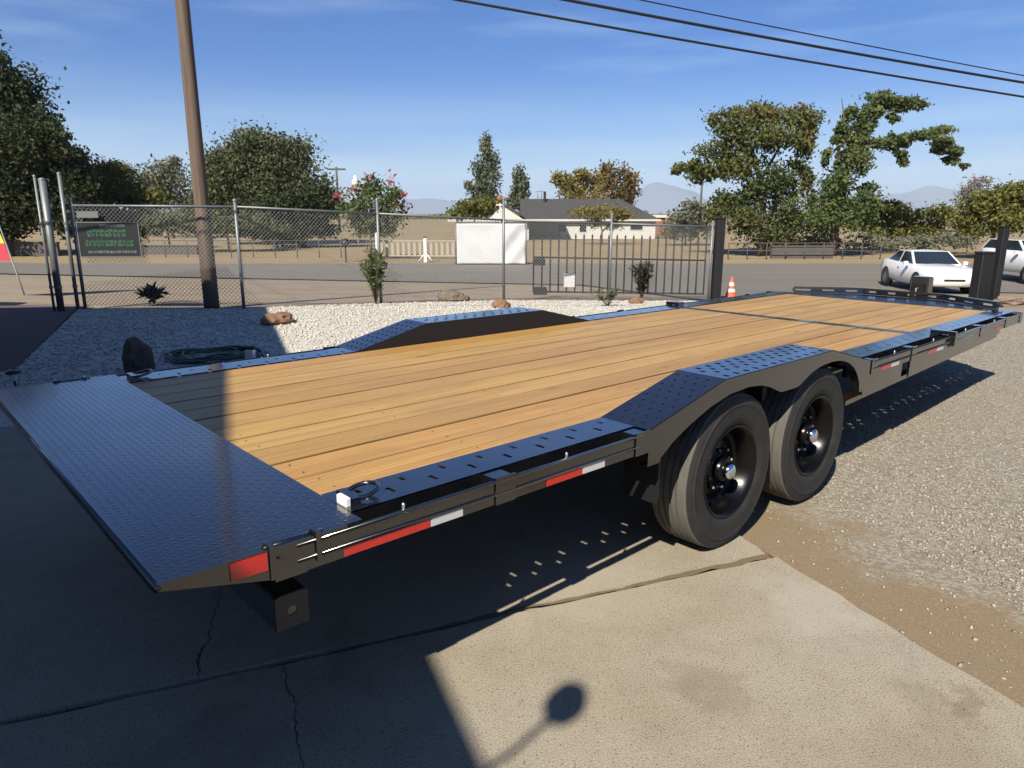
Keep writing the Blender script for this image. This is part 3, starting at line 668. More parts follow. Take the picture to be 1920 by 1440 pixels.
        for xs in (0.325, 1.10, 1.855, 4.23, 4.92, 5.72, 6.50, 7.25, 7.74):
            w = 0.045
            o = bx(MB(), xs - w, xs + w, -0.0035, 0.0015, 0.690, 0.787); bx(o, xs - w + 0.006, xs + w - 0.006, 0.0125, 0.0790, 0.7005, 0.7795)
            o.build('stake_pocket', 'black_paint', t)
        for xs in (0.70, 1.42, 4.6, 5.35, 6.1, 6.9):
            mb = MB(); mb.lathe([(0.0055, -0.010), (0.0055, 0.016), (0.004, 0.020), (0.0, 0.020)], 8, 'z', (xs, Y(0.0175), 0.772));
            mb.build('rail_pin', 'steel_pin', t)
        # conspicuity tape
        for (x0, x1, c) in ((0.485, 0.785, 'red_reflector'), (0.788, 0.915, 'white_reflector'), (1.30, 1.49, 'red_reflector'), (1.493, 1.62, 'white_reflector'),
                            (4.36, 4.52, 'red_reflector'), (4.523, 4.66, 'white_reflector'), (5.22, 5.40, 'red_reflector'), (5.403, 5.54, 'white_reflector'), (6.9, 7.1, 'red_reflector')):
            bx(MB(), x0, x1, -0.0008, 0.0015, 0.694, 0.7205).build('reflector_tape', c, t)
        bx(MB(), 0.165, 0.262, -0.004, -0.0004, 0.733, 0.781).build('marker_reflector', 'red_reflector', t)
        # rear latch: hinge block and rod at the joint of plate and rail
        lt = MB(); bx(lt, 0.268, 0.282, -0.006, 0.03, 0.70, 0.797); bx(lt, 0.40, 0.414, -0.006, 0.03, 0.71, 0.797)
        lt.tube([(0.262, Y(0.022), 0.782), (0.43, Y(0.022), 0.782)], 0.0105, 10); lt.lathe([(0.0, -0.004), (0.012, 0.0), (0.0, 0.012)], 10, 'z', (0.296, Y(-0.002), 0.758)); lt.build('deck_latch', 'black_paint', t)
        # fold-down tie ring near the plate
        rg = MB(); ring = [(0.645 + 0.052 * math.cos(a), Y(0.165 + 0.045 * math.sin(a)), 0.803 + 0.010 * math.cos(a)) for a in np.linspace(0, 2 * math.pi, 20, endpoint=False)]
        rg.tube(ring, 0.0075, 8, True); bx(rg, 0.585, 0.612, 0.115, 0.215, 0.7855, 0.806); rg.build('tie_ring', 'black_paint', t)
        if side == 0: MB().bbox(0.562, 0.580, 0.116, 0.174, 0.7855, 0.812, 0.003).build('white_tag', 'white_tag', t)
        # hinge bracket of the tilt joint
        hb = MB(); bx(hb, 5.66, 5.76, 0.02, 0.14, 0.7875, 0.815); bx(hb, 5.69, 5.73, -0.03, 0.02, 0.70, 0.81); hb.build('hinge_bracket', 'black_paint', t)
        # sides of the tilt frame and the stationary frame
        bx(MB(), 0.556, 1.93, 0.135, 0.16, 0.655, 0.7405).build('deck_beam', 'black_frame', t)
        bx(MB(), 4.15, 7.70, 0.135, 0.16, 0.655, 0.7405).build('deck_beam', 'black_frame', t)
        fb = MB(); bx(fb, 0.46, 8.0, 0.55, 0.65, 0.655, 0.668); bx(fb, 0.46, 8.0, 0.594, 0.606, 0.51, 0.655); bx(fb, 0.46, 8.0, 0.55, 0.65, 0.497, 0.51)
        fb.build('main_beam', 'black_frame', t)
        # side skirt channel ahead of the wheels, step pocket cut into it
        sk = MB()
        for (x0, x1) in ((4.145, 4.79), (4.94, 7.15)):
            z = lambda x: 0.560 + max(0, x - 5.2) * 0.045
            a, b = sorted((Y(0.022), Y(0.034)))
            sk.prism([(x0, z(x0)), (x1, z(x1)), (x1, 0.691), (x0, 0.691)], a, b)
        bx(sk, 4.79, 4.94, 0.10, 0.112, 0.56, 0.69); sk.build('side_skirt', 'black_paint', t)
        bx(MB(), 4.17, 7.78, 0.0125, 0.130, 0.686, 0.6905).build('gap_plate', 'black_frame', t)  # added plate, shuts out sunlight so the shadow below stays solid
        lr = MB(); a, b = sorted((Y(0.05), Y(0.11))); lr.prism([(3.98, 0.515), (7.2, 0.600), (7.2, 0.63), (3.98, 0.545)], a, b); lr.build('lower_rail', 'black_paint', t)
    # cross members, bumper tube
    cm = MB()
    for x in np.arange(0.70, 7.6, 0.61): cm.box(x, x + 0.05, 0.165, W_T - 0.165, 0.665, 0.738)
    cm.build('cross_members', 'black_frame', t)
    bt = MB(); x0, x1, z0, z1 = 0.315, 0.415, 0.478, 0.585
    bt.bbox(x0, x1, 0.10, W_T - 0.10, z0, z1, 0.006)
    bo = bt.build('bumper_tube', 'black_frame', t)
    plain('bare_steel_end', (0.055, 0.046, 0.038), 0.55, 0.2, 0.3, 30)
    ring = [((x0 + x1) / 2 + 0.014 * math.cos(a), (z0 + z1) / 2 + 0.014 * math.sin(a)) for a in np.linspace(0, 2 * math.pi, 16, endpoint=False)]
    q = [(x1, z0), (x1, z1), (x0, z1), (x0, z0)]
    outer = []
    for a in np.linspace(0, 2 * math.pi, 16, endpoint=False):
        ca, sa = math.cos(a), math.sin(a); k = 0.05 / max(abs(ca), abs(sa) * 0.05 / ((z1 - z0) / 2)); outer.append(((x0 + x1) / 2 + ca * k, (z0 + z1) / 2 + sa * k))
    for yy in (0.098, W_T - 0.098):
        ep = MB(); vs = [(p[0], yy, p[1]) for p in outer] + [(p[0], yy, p[1]) for p in ring] + [(p[0], yy + (0.03 if yy < 1 else -0.03), p[1]) for p in ring]
        ep.add(vs, [(i, (i + 1) % 16, (i + 1) % 16 + 16, i + 16) for i in range(16)] + [(i + 16, (i + 1) % 16 + 16, (i + 1) % 16 + 32, i + 32) for i in range(16)])
        ep.build('end_cap', 'bare_steel_end', bo)
    # legs tying the bumper to the frame
    for y in (0.57, W_T - 0.63): MB().box(0.40, 0.62, y, y + 0.06, 0.52, 0.60).build('bumper_bracket', 'black_frame', t)

    # wheels
    XW = (2.677, 3.592); RT, RR, WD = 0.4, 0.238, 0.235
    def wheel_meshes():
        hw = WD / 2
        side = MB()   # sidewalls (outer face towards -y)
        prof = [(RR - 0.004, -hw + 0.030), (RR + 0.006, -hw + 0.012), (RR + 0.03, -hw + 0.003), (RR + 0.036, -hw + 0.0015), (RR + 0.038, -hw + 0.0002), (RR + 0.043, -hw - 0.0002), (RR + 0.072, -hw - 0.0035), (RR + 0.082, -hw - 0.0040), (RR + 0.105, -hw - 0.002), (RR + 0.108, -hw - 0.0045), (RR + 0.113, -hw - 0.004), (RR + 0.116, -hw + 0.001), (RR + 0.122, -hw + 0.002), (RT - 0.026, -hw + 0.006), (RT - 0.010, -hw + 0.016)]
        side.lathe(prof, 64, 'y'); side.lathe([(r, -y) for r, y in prof][::-1], 64, 'y')
        tr = MB(); pr = [(RT - 0.010, -hw + 0.016), (RT - 0.003, -hw + 0.024)]
        for g in (-0.055, -0.019, 0.019, 0.055): pr += [(RT, g - 0.006), (RT - 0.010, g - 0.005), (RT - 0.010, g + 0.005), (RT, g + 0.006)]
        pr += [(RT - 0.003, hw - 0.024), (RT - 0.010, hw - 0.016)]
        tr.lathe(pr, 96, 'y', smooth=False)
        rim = MB()
        rim.lathe([(RR - 0.004, -hw + 0.032), (RR + 0.004, -hw + 0.014), (RR + 0.002, -hw + 0.008), (RR - 0.010, -hw + 0.012), (RR - 0.016, -hw + 0.030), (RR - 0.030, -hw + 0.045), (RR - 0.034, -hw + 0.10),
                   (RR - 0.045, -hw + 0.122), (0.165, -hw + 0.118), (0.150, -hw + 0.105), (0.135, -hw + 0.098), (0.075, -hw + 0.098), (0.070, -hw + 0.085), (0.0, -hw + 0.085)], 64, 'y')
        rim.lathe([(0.0, hw - 0.02), (RR - 0.01, hw - 0.02), (RR - 0.006, hw - 0.03)][::-1], 48, 'y')
        hub = MB(); hub.lathe([(0.066, -hw + 0.092), (0.062, -hw + 0.050), (0.054, -hw + 0.042), (0.0, -hw + 0.040)], 24, 'y')
        cap = MB(); cap.lathe([(0.043, -hw + 0.0415), (0.043, -hw + 0.018), (0.036, -hw + 0.006), (0.020, -hw - 0.001), (0.0, -hw - 0.003)], 24, 'y')
        nut = MB(); nut.lathe([(0.0145, 0.0), (0.0145, -0.008), (0.0115, -0.009), (0.0115, -0.026), (0.008, -0.032), (0.0, -0.033)], 6, 'y', smooth=False)
        out = {}
        for k, mb, mat in (('tyre', side, 'tyre_rubber'), ('tread', tr, 'tyre_tread'), ('rim', rim, 'black_rim'), ('hub', hub, 'black_rim'), ('hub_cap', cap, 'chrome'), ('lug_nut', nut, 'black_gloss_nut')):
            me = bpy.data.meshes.new(k); me.from_pydata(mb.v, [], mb.f); me.polygons.foreach_set('use_smooth', mb.sm); me.materials.append(M[mat]); out[k] = me
        return out
    plain('black_gloss_nut', (0.05, 0.05, 0.055), 0.18, 0.7, 0.05)
    wm = wheel_meshes()
    for side in (0, 1):
        for x in XW:
            y = 0.04 + WD / 2 if side == 0 else W_T - 0.04 - WD / 2
            w = link('wheel', wm['rim'], None, t, (x, y, RT), 0 if side == 0 else math.pi)
            link('tyre', wm['tyre'], None, w); link('tread', wm['tread'], None, w); link('hub', wm['hub'], None, w); link('hub_cap', wm['hub_cap'], None, w)
            for k in range(8):
                a = 2 * math.pi * (k + 0.3) / 8; link('lug_nut', wm['lug_nut'], None, w, (0.105 * math.cos(a), -WD / 2 + 0.098, 0.105 * math.sin(a)))
    for x in XW:
        MB().tube([(x, 0.18, RT), (x, W_T - 0.18, RT)], 0.05, 12).build('axle', 'black_frame', t)
        for y in (0.58, W_T - 0.58):
            sp = MB()
            for k in range(5): 
                hl = 0.36 - k * 0.06
                sp.tube([(x + q * hl, y, RT + 0.075 + 0.05 * q * q - k * 0.012) for q in (-1, -0.5, 0, 0.5, 1)], 0.012, 6)
            sp.build('leaf_spring', 'black_frame', t)

    # drive-over fenders
    P = [(1.90, TZ), (2.47, 0.918), (3.60, 0.918), (4.165, TZ)]
    def ztop(x):
        for (xa, za), (xb, zb) in zip(P, P[1:]):
            if xa <= x <= xb: return za + (zb - za) * (x - xa) / (xb - xa)
        return TZ
    def zbot(x):
        pts = [(1.90, 0.625), (1.985, 0.625), (1.99, 0.645), (2.08, 0.700), (2.20, 0.752), (2.36, 0.806), (2.52, 0.838), (2.68, 0.846), (2.80, 0.836), (2.90, 0.812), (2.98, 0.780), (3.02, 0.765),
               (3.21, 0.765), (3.26, 0.785), (3.35, 0.820), (3.47, 0.845), (3.60, 0.850), (3.72, 0.842), (3.83, 0.816), (3.92, 0.772), (3.98, 0.722), (4.02, 0.67), (4.04, 0.600), (4.165, 0.600)]
        for (xa, za), (xb, zb) in zip(pts, pts[1:]):
            if xa <= x <= xb: return za + (zb - za) * (x - xa) / (xb - xa)
        return 0.600
    for side in (0, 1):
        Y = (lambda y: y) if side == 0 else (lambda y: W_T - y)
        xs = sorted(set([p[0] for p in P] + [1.985, 1.9901, 4.02, 4.04] + list(np.arange(1.90, 4.166, 0.03)) + [4.165]))
        # outer skirt
        mb = MB(); k = len(xs)
        zt = [ztop(x) - 0.004 for x in xs]; zb = [min(zbot(x), ztop(x) - 0.02) for x in xs]
        for (ya, rev) in ((0.0, False), (0.006, True)):
            vs = [(x, Y(ya), z) for x, z in zip(xs, zb)] + [(x, Y(ya), z) for x, z in zip(xs, zt)]
            mb.add(vs, [((i, i + 1, k + i + 1, k + i) if not rev else (k + i, k + i + 1, i + 1, i)) for i in range(k - 1)])
        vs = [(x, Y(0.0), z) for x, z in zip(xs, zb)] + [(x, Y(0.05), z) for x, z in zip(xs, zb)]
        mb.add(vs, [(k + i, k + i + 1, i + 1, i) for i in range(k - 1)])
        fen = mb.build('fender', 'black_paint', t)
        # tread sheet: ramps plain, flat punched with slots in three staggered rows
        tp = MB()
        ye = [0.0, 0.02, 0.052, 0.075, 0.10, 0.128, 0.150, 0.178, 0.202, 0.234, E1]
        slots = []
        q = 2.53
        while q < 3.56:
            slots.append((q, (0.02, 0.052))); slots.append((q + 0.045, (0.10, 0.128))); slots.append((q, (0.150, 0.178))); slots.append((q + 0.045, (0.202, 0.234))); q += 0.09
        sx = sorted(set([p[0] for p in P] + [v for s, _ in slots for v in (s - 0.013, s + 0.013) if 2.47 < v < 3.6]))
        vs = []; fs = []
        for y in ye:
            for x in sx: vs.append((x, Y(y), ztop(x)))
        kx = len(sx)
        for j in range(len(ye) - 1):
            for i in range(kx - 1):
                xm, ym = (sx[i] + sx[i + 1]) / 2, (ye[j] + ye[j + 1]) / 2
                if any(abs(xm - s) < 0.013 and a < ym < b for s, (a, b) in slots): continue
                qd = (j * kx + i, j * kx + i + 1, (j + 1) * kx + i + 1, (j + 1) * kx + i); fs.append(qd if side == 0 else qd[::-1])
        tp.add(vs, fs)
        tp.build('fender_tread', 'black_deck', t)
        dm = MB()
        for (xa, xb) in ((1.95, 2.44), (3.64, 4.13)):
            nn = 0
            for x in np.arange(xa, xb, 0.06):
                nn += 1
                for y in (0.045, 0.10, 0.155, 0.21):
                    yy = y + (0.027 if nn % 2 else 0); 
                    dm.lathe([(0.009, 0.0), (0.007, 0.003), (0.0, 0.004)], 8, 'z', (x, Y(yy), ztop(x)))
        stuff(dm.build('grip_dimples', 'black_deck', t))
        # inner wall beside the floor
        iw = MB(); a, b = sorted((Y(E1 - 0.005), Y(E1 + 0.001)))
        iw.prism([(1.90, 0.56), (4.165, 0.56), (4.165, TZ - 0.001), (3.60, 0.9165), (2.47, 0.9165), (1.90, TZ - 0.001)], a, b); iw.build('fender_wall', 'black_plastic', t)
        MB().prism([(1.93, 0.772), (2.485, 0.902), (3.585, 0.902), (4.135, 0.772), (4.135, 0.768), (3.58, 0.898), (2.49, 0.898), (1.93, 0.768)], *sorted((Y(0.008), Y(E1 - 0.007)))).build('fender_light_block', 'black_plastic', t)  # added sheet, stops sunlight falling through the tread slots
        # mud flap behind the rear wheel
        mf = MB(); a, b = sorted((Y(0.05), Y(0.24)))
        for k2 in range(8): mf.box(2.055, 2.063, a + 0.024 * k2, a + 0.024 * k2 + 0.020, 0.42, 0.70)
        mf.box(2.050, 2.055, a, b, 0.40, 0.72); mf.build('mud_flap', 'black_plastic', t)

    # nose: checker plate deck behind a low stake rail
    nose = [(7.702, 0.10), (7.78, 0.10), (7.90, 0.25), (8.36, 0.87), (8.36, W_T - 0.87), (7.90, W_T - 0.25), (7.78, W_T - 0.10), (7.702, W_T - 0.10)]
    nose = [(x, y) for x, y in nose]
    MB().prism([(7.702, E1 + 0.0), (7.785, E1), (7.785, 0.0), (7.90, 0.24), (8.36, 0.87), (8.36, W_T - 0.87), (7.90, W_T - 0.24), (7.785, W_T), (7.785, W_T - E1), (7.702, W_T - E1)], 0.70, TZ - 0.001, 'z').build('nose_plate', 'black_deck', t)
    def in_nose(x, y):
        e = min(y, W_T - y); return x > 7.71 and (x < 7.78 or e > 0.27 + (x - 7.9) * 1.37) and x < 8.33 and e > E1 + 0.02
    stuff(link('tread_lugs', lugs(7.70, 8.36, 0.1, W_T - 0.1, TZ - 0.001, in_nose), 'black_deck', t))
    path = [(7.90, 0.24), (8.36, 0.87), (8.36, W_T - 0.87), (7.90, W_T - 0.24)]
    nr = MB()
    for (p, q) in zip(path, path[1:]):
        d = Vector((q[0] - p[0], q[1] - p[1])); L = d.length; d.normalize(); nn = Vector((-d.y, d.x))
        for z0, z1 in ((0.786, 0.808), (0.828, 0.856)):
            c = [Vector(p) - nn * 0.016, Vector(q) - nn * 0.016, Vector(q) + nn * 0.016, Vector(p) + nn * 0.016]
            nr.prism([tuple(w) for w in c], z0, z1, 'z')
        kk = max(3, int(L / 0.2))
        for i in range(kk + 1):
            s = Vector(p) + d * (L * i / kk); w = 0.065 if i < kk else 0.02
            c = [s - d * w - nn * 0.005, s + d * w - nn * 0.005, s + d * w + nn * 0.005, s - d * w + nn * 0.005]; nr.prism([tuple(v) for v in c], 0.8082, 0.8278, 'z')
    nr.build('nose_rail', 'black_paint', t)
    # drawbar, jack and winch box beyond the nose
    db = MB()
    for s in (-1, 1):
        yc = W_T / 2; db.tube([(7.6, yc + s * 0.70, 0.55), (9.35, yc + s * 0.07, 0.55)], 0.06, 4, smooth=False)
    db.box(9.3, 9.62, W_T / 2 - 0.06, W_T / 2 + 0.06, 0.50, 0.60); db.build('drawbar', 'black_frame', t)
    jk = MB(); jk.bbox(8.92, 9.10, W_T / 2 - 0.09, W_T / 2 + 0.11, 0.72, 0.985, 0.015); jk.tube([(9.01, W_T / 2, 0.30), (9.01, W_T / 2, 0.73)], 0.055, 10); jk.box(8.94, 9.08, W_T / 2 - 0.11, W_T / 2 + 0.11, 0.022, 0.04)
    jk.tube([(9.01, W_T / 2, 0.04), (9.01, W_T / 2, 0.31)], 0.035, 10)
    j = jk.build('landing_jack', 'black_frame', t)
    MB().tube([(8.905, W_T / 2 + 0.02, 0.85), (8.87, W_T / 2 + 0.02, 0.85), (8.87, W_T / 2 + 0.02, 0.74), (8.80, W_T / 2 + 0.02, 0.74)], 0.010, 8).build('crank_handle', 'steel_pin', j)
trailer()

# ------------------------------------------------------------------ chain link fence and gate
def fence_run(t, pts, H, posts=True, wire=0.005, step=0.075, extra=None, mesh=True):
    for i, (x, y) in enumerate(pts):
        if not posts: break
        z = hz(x, y); e = (extra or {}).get(i, 0.06)
        mb = MB(); mb.tube([(0, 0, -0.05), (0, 0, H + e)], 0.030, 10); mb.lathe([(0.034, 0.0), (0.034, 0.03), (0.02, 0.05), (0.0, 0.055)], 10, 'z', (0, 0, H + e))
        mb.build('post', 'galvanized', t, (x, y, z))
    for (p, q) in zip(pts, pts[1:]):
        zp, zq = hz(*p), hz(*q); L = math.hypot(q[0] - p[0], q[1] - p[1])
        MB().tube([(p[0], p[1], zp + H - 0.03), (q[0], q[1], zq + H - 0.03)], 0.021, 8).build('top_rail', 'galvanized', t)
        if not mesh: continue
        z0, z1 = 0.03, H - 0.05; hh = z1 - z0; V = []; Fc = []
        def pt(s, z): f = s / L; return np.array((p[0] + (q[0] - p[0]) * f, p[1] + (q[1] - p[1]) * f, zp + (zq - zp) * f + z))
        nrm = np.array((-(q[1] - p[1]) / L, (q[0] - p[0]) / L, 0.0)); al = np.array(((q[0] - p[0]) / L, (q[1] - p[1]) / L, 0.0))
        for sgn in (1, -1):
            c = -hh if sgn == 1 else 0.0; end = L if sgn == 1 else L + hh
            while c < end:
                # s = c + sgn * (z - z0)
                if sgn == 1: za, zb = max(0, -c), min(hh, L - c)
                else: za, zb = max(0, c - L), min(hh, c)
                if zb - za > 0.01:
                    a = pt(c + sgn * za, z0 + za) + nrm * 0.002 * sgn; b = pt(c + sgn * zb, z0 + zb) + nrm * 0.002 * sgn
                    w = wire / 2; side = al * 0.707 * w - sgn * np.array((0, 0, 0.707 * w)); k = len(V)
                    for e in (a, b): V += [e + side, e - side, e + nrm * w * 1.4]
                    Fc += [(k, k + 1, k + 4, k + 3), (k + 1, k + 2, k + 5, k + 4), (k + 2, k, k + 3, k + 5)]
                c += step
        stuff(link('wire_mesh', np_mesh('wire_mesh', np.array(V), np.array(Fc), 4), 'chain_wire', t))
ft = thing('chain_link_fence', 'galvanized chain link fence with top rail behind the white gravel', 'fence')
fence_run(ft, FENCE, 1.83, True, 0.0055, 0.075, {3: 0.42, 2: 0.22, 4: 0.16})
# tall posts of the pedestrian gate at the left end of the fence
for k, (x, y, r, h2, lb) in enumerate(((-8.02, 12.62, 0.058, 2.22, 'thickest galvanized gate post at the left end of the chain link fence'),
                                  (-8.13, 12.60, 0.022, 2.27, 'thin galvanized pipe left of the thick gate post'),
                                  (-7.79, 12.74, 0.032, 2.32, 'tall galvanized post between the thick gate post and the dark sign'))):
    mb = MB(); mb.tube([(0, 0, -0.05), (0, 0, h2)], r, 14); mb.lathe([(r + 0.004, 0), (r + 0.004, 0.02), (0.0, 0.04)], 14, 'z', (0, 0, h2))
    for zz in (0.4, 1.5): mb.lathe([(r + 0.008, zz - 0.02), (r + 0.008, zz + 0.02)], 14, 'z')
    tag(mb.build('gate_post', 'galvanized', None, (x, y, 0)), lb, 'post', 'galvanized posts of the side gate')
# signs hung on the mesh
def hang(x, y, z, w, h, name, label, mat):
    t = thing(name, label, 'sign', (x, y, z), math.atan2(13.03 - 12.86, -4.92 + 7.73))
    MB().box(-w / 2, w / 2, -0.012, 0.0, -h / 2, h / 2).build('panel', mat, t); return t
sg = hang(-7.10, 12.80, 1.215, 1.06, 0.62, 'fence_sign', 'dark sign with green and pale lettering hung on the chain link', 'sign_dark')
fr = MB()
for a in ((-0.53, 0.53, 0.290, 0.305), (-0.53, 0.53, -0.305, -0.290), (-0.53, -0.515, -0.29, 0.29), (0.515, 0.53, -0.29, 0.29)): fr.box(a[0], a[1], -0.017, -0.0122, a[2], a[3])
fr.build('border', 'sign_grey', sg)
def marks(rows, mat, nm):
    """worn lettering, legible only as rows of strokes"""
    mb = MB()
    for (x0, x1, z, h2, n2) in rows:
        w = (x1 - x0) / n2
        for i in range(n2):
            a = x0 + i * w; zz = z - h2 / 2
            mb.box(a + w * 0.08, a + w * random.uniform(0.22, 0.34), -0.0165, -0.0122, zz, zz + h2 * random.uniform(0.55, 1.0))
            mb.box(a + w * 0.38, a + w * random.uniform(0.6, 0.9), -0.0165, -0.0122, zz + h2 * random.uniform(0.0, 0.2), zz + h2 * random.uniform(0.3, 0.42))
            mb.box(a + w * random.uniform(0.38, 0.5), a + w * 0.9, -0.0165, -0.0122, zz + h2 * random.uniform(0.5, 0.62), zz + h2 * random.uniform(0.75, 0.9))
    stuff(mb.build(nm, mat, sg))
marks([(-0.36, 0.30, 0.12, 0.15, 9), (-0.42, 0.42, -0.055, 0.13, 12)], 'sign_green', 'green_lettering')
marks([(-0.14, 0.30, 0.245, 0.050, 9), (-0.38, 0.45, -0.21, 0.050, 16)], 'sign_pale', 'pale_lettering')
hang(-7.42, 12.79, 1.645, 0.36, 0.11, 'fence_sign', 'small blank grey plate above the dark sign on the fence', 'sign_grey')

# black gate posts of the drive opening, the opener cabinet and the slid-back iron gate
def post_at(u, d, w, h2, name, label, mat='black_iron'):
    p = gp(u, d); t = thing(name, label, 'post', p, 0.2, 'black gate posts of the drive')
    MB().bbox(-w / 2, w / 2, -w / 2, w / 2, -0.05, h2, 0.012).build('shaft', mat, t)
    MB().bbox(-w / 2 - 0.015, w / 2 + 0.015, -w / 2 - 0.015, w / 2 + 0.015, h2 + 0.0005, h2 + 0.03, 0.008).build('cap', mat, t); return t
post_at(1341, 18.0, 0.20, 2.0, 'steel_gate_post', 'black square gate post right of the iron gate, near the traffic cone')
post_at(1862, 20.4, 0.20, 2.05, 'steel_gate_post', 'black square gate post in front of the parked white cars')
p = gp(1834, 20.3); t = thing('gate_opener', 'black upright gate opener cabinet beside the right gate post', 'cabinet', p, 0.2)
MB().bbox(-0.21, 0.21, -0.16, 0.16, 0.0, 1.32, 0.02).build('body', 'black_plastic', t); MB().bbox(-0.22, 0.22, -0.17, 0.17, 1.3205, 1.37, 0.01).build('lid', 'black_plastic', t)
g0, g1 = gp(1000, 18.1), gp(1318, 18.6)
gt = thing('sliding_gate', 'black iron bar gate slid back behind the chain link fence', 'gate')
for i in range(22):
    f = i / 21; x = g0.x + (g1.x - g0.x) * f; y = g0.y + (g1.y - g0.y) * f; z = hz(x, y)
    mb = MB(); mb.tube([(0, 0, 0.09), (0, 0, 1.50)], 0.021, 6); mb.lathe([(0.021, 1.50), (0.028, 1.52), (0.0, 1.60)], 6, 'z'); mb.build('bar', 'black_iron', gt, (x, y, z))
for zz in (0.12, 0.98): MB().tube([(g0.x, g0.y, g0.z + zz), (g1.x, g1.y, g1.z + zz)], 0.024, 6).build('rail', 'black_iron', gt)
d = (g1 - g0).normalized(); c = g0 + (g1 - g0) * 0.205
m = Matrix.Translation((c.x, c.y - 0.05, hz(c.x, c.y) + 0.42)) @ Matrix.Rotation(math.atan2(d.y, d.x), 4, 'Z')
mb = MB(); mb.box(-0.14, 0.14, -0.006, 0.0, -0.17, 0.17, m); mb.build('notice_plate', 'white_tag', gt)
mb = MB()
for zz, s in ((0.82, 0.17), (0.10, 0.2)):
    mb.bbox(g0.x + 0.0, g0.x + s * 1.7, g0.y - 0.16, g0.y - 0.02, g0.z + zz - s / 2 + 0.05, g0.z + zz + s / 2 + 0.05, 0.03)
mb.v[:]; mb.build('gate_roller', 'black_plastic', gt)

# ------------------------------------------------------------------ utility pole and overhead lines
p = gp(397, 13.35); p.z = 0
t = thing('utility_pole', 'tall brown wooden utility pole standing behind the fence', 'pole', p)
MB().tube([(0, 0, -0.2), (0, 0, 1), (0, 0, 3), (0.01, 0, 6), (0.02, 0, 10.5)], [0.140, 0.134, 0.122, 0.110, 0.095], 20).build('shaft', 'pole_wood', t)
for (ua, va, ub, vb, d0, d1, r, lb) in ((300, -83, 2300, 241, 9.0, 15.0, 0.018, 'lowest of the three overhead cables'), (500, -89, 2300, 217, 8.5, 14.0, 0.020, 'thick middle overhead cable'), (700, -91, 2300, 212, 13.0, 20.0, 0.013, 'thinnest and highest overhead cable')):
    def wp(u, v, dd): return Vector(((u - 960) / F_PX * dd, dd * (CP - (v - 720) / F_PX * SP), zat(v, dd)))
    A, B = wp(ua, va, d0), wp(ub, vb, d1); D = B - A; A = A - D * 0.6; B = B + D * 0.9
    pts = []
    for i in range(41):
        f = i / 40; q = A + (B - A) * f; q.z -= 0.55 * 4 * f * (1 - f) - 0.55 * 4 * 0.4 * 0.6; pts.append(q)
    tag(MB().tube(pts, r, 6).build('power_line', 'black_plastic'), lb, 'cable', 'overhead lines')

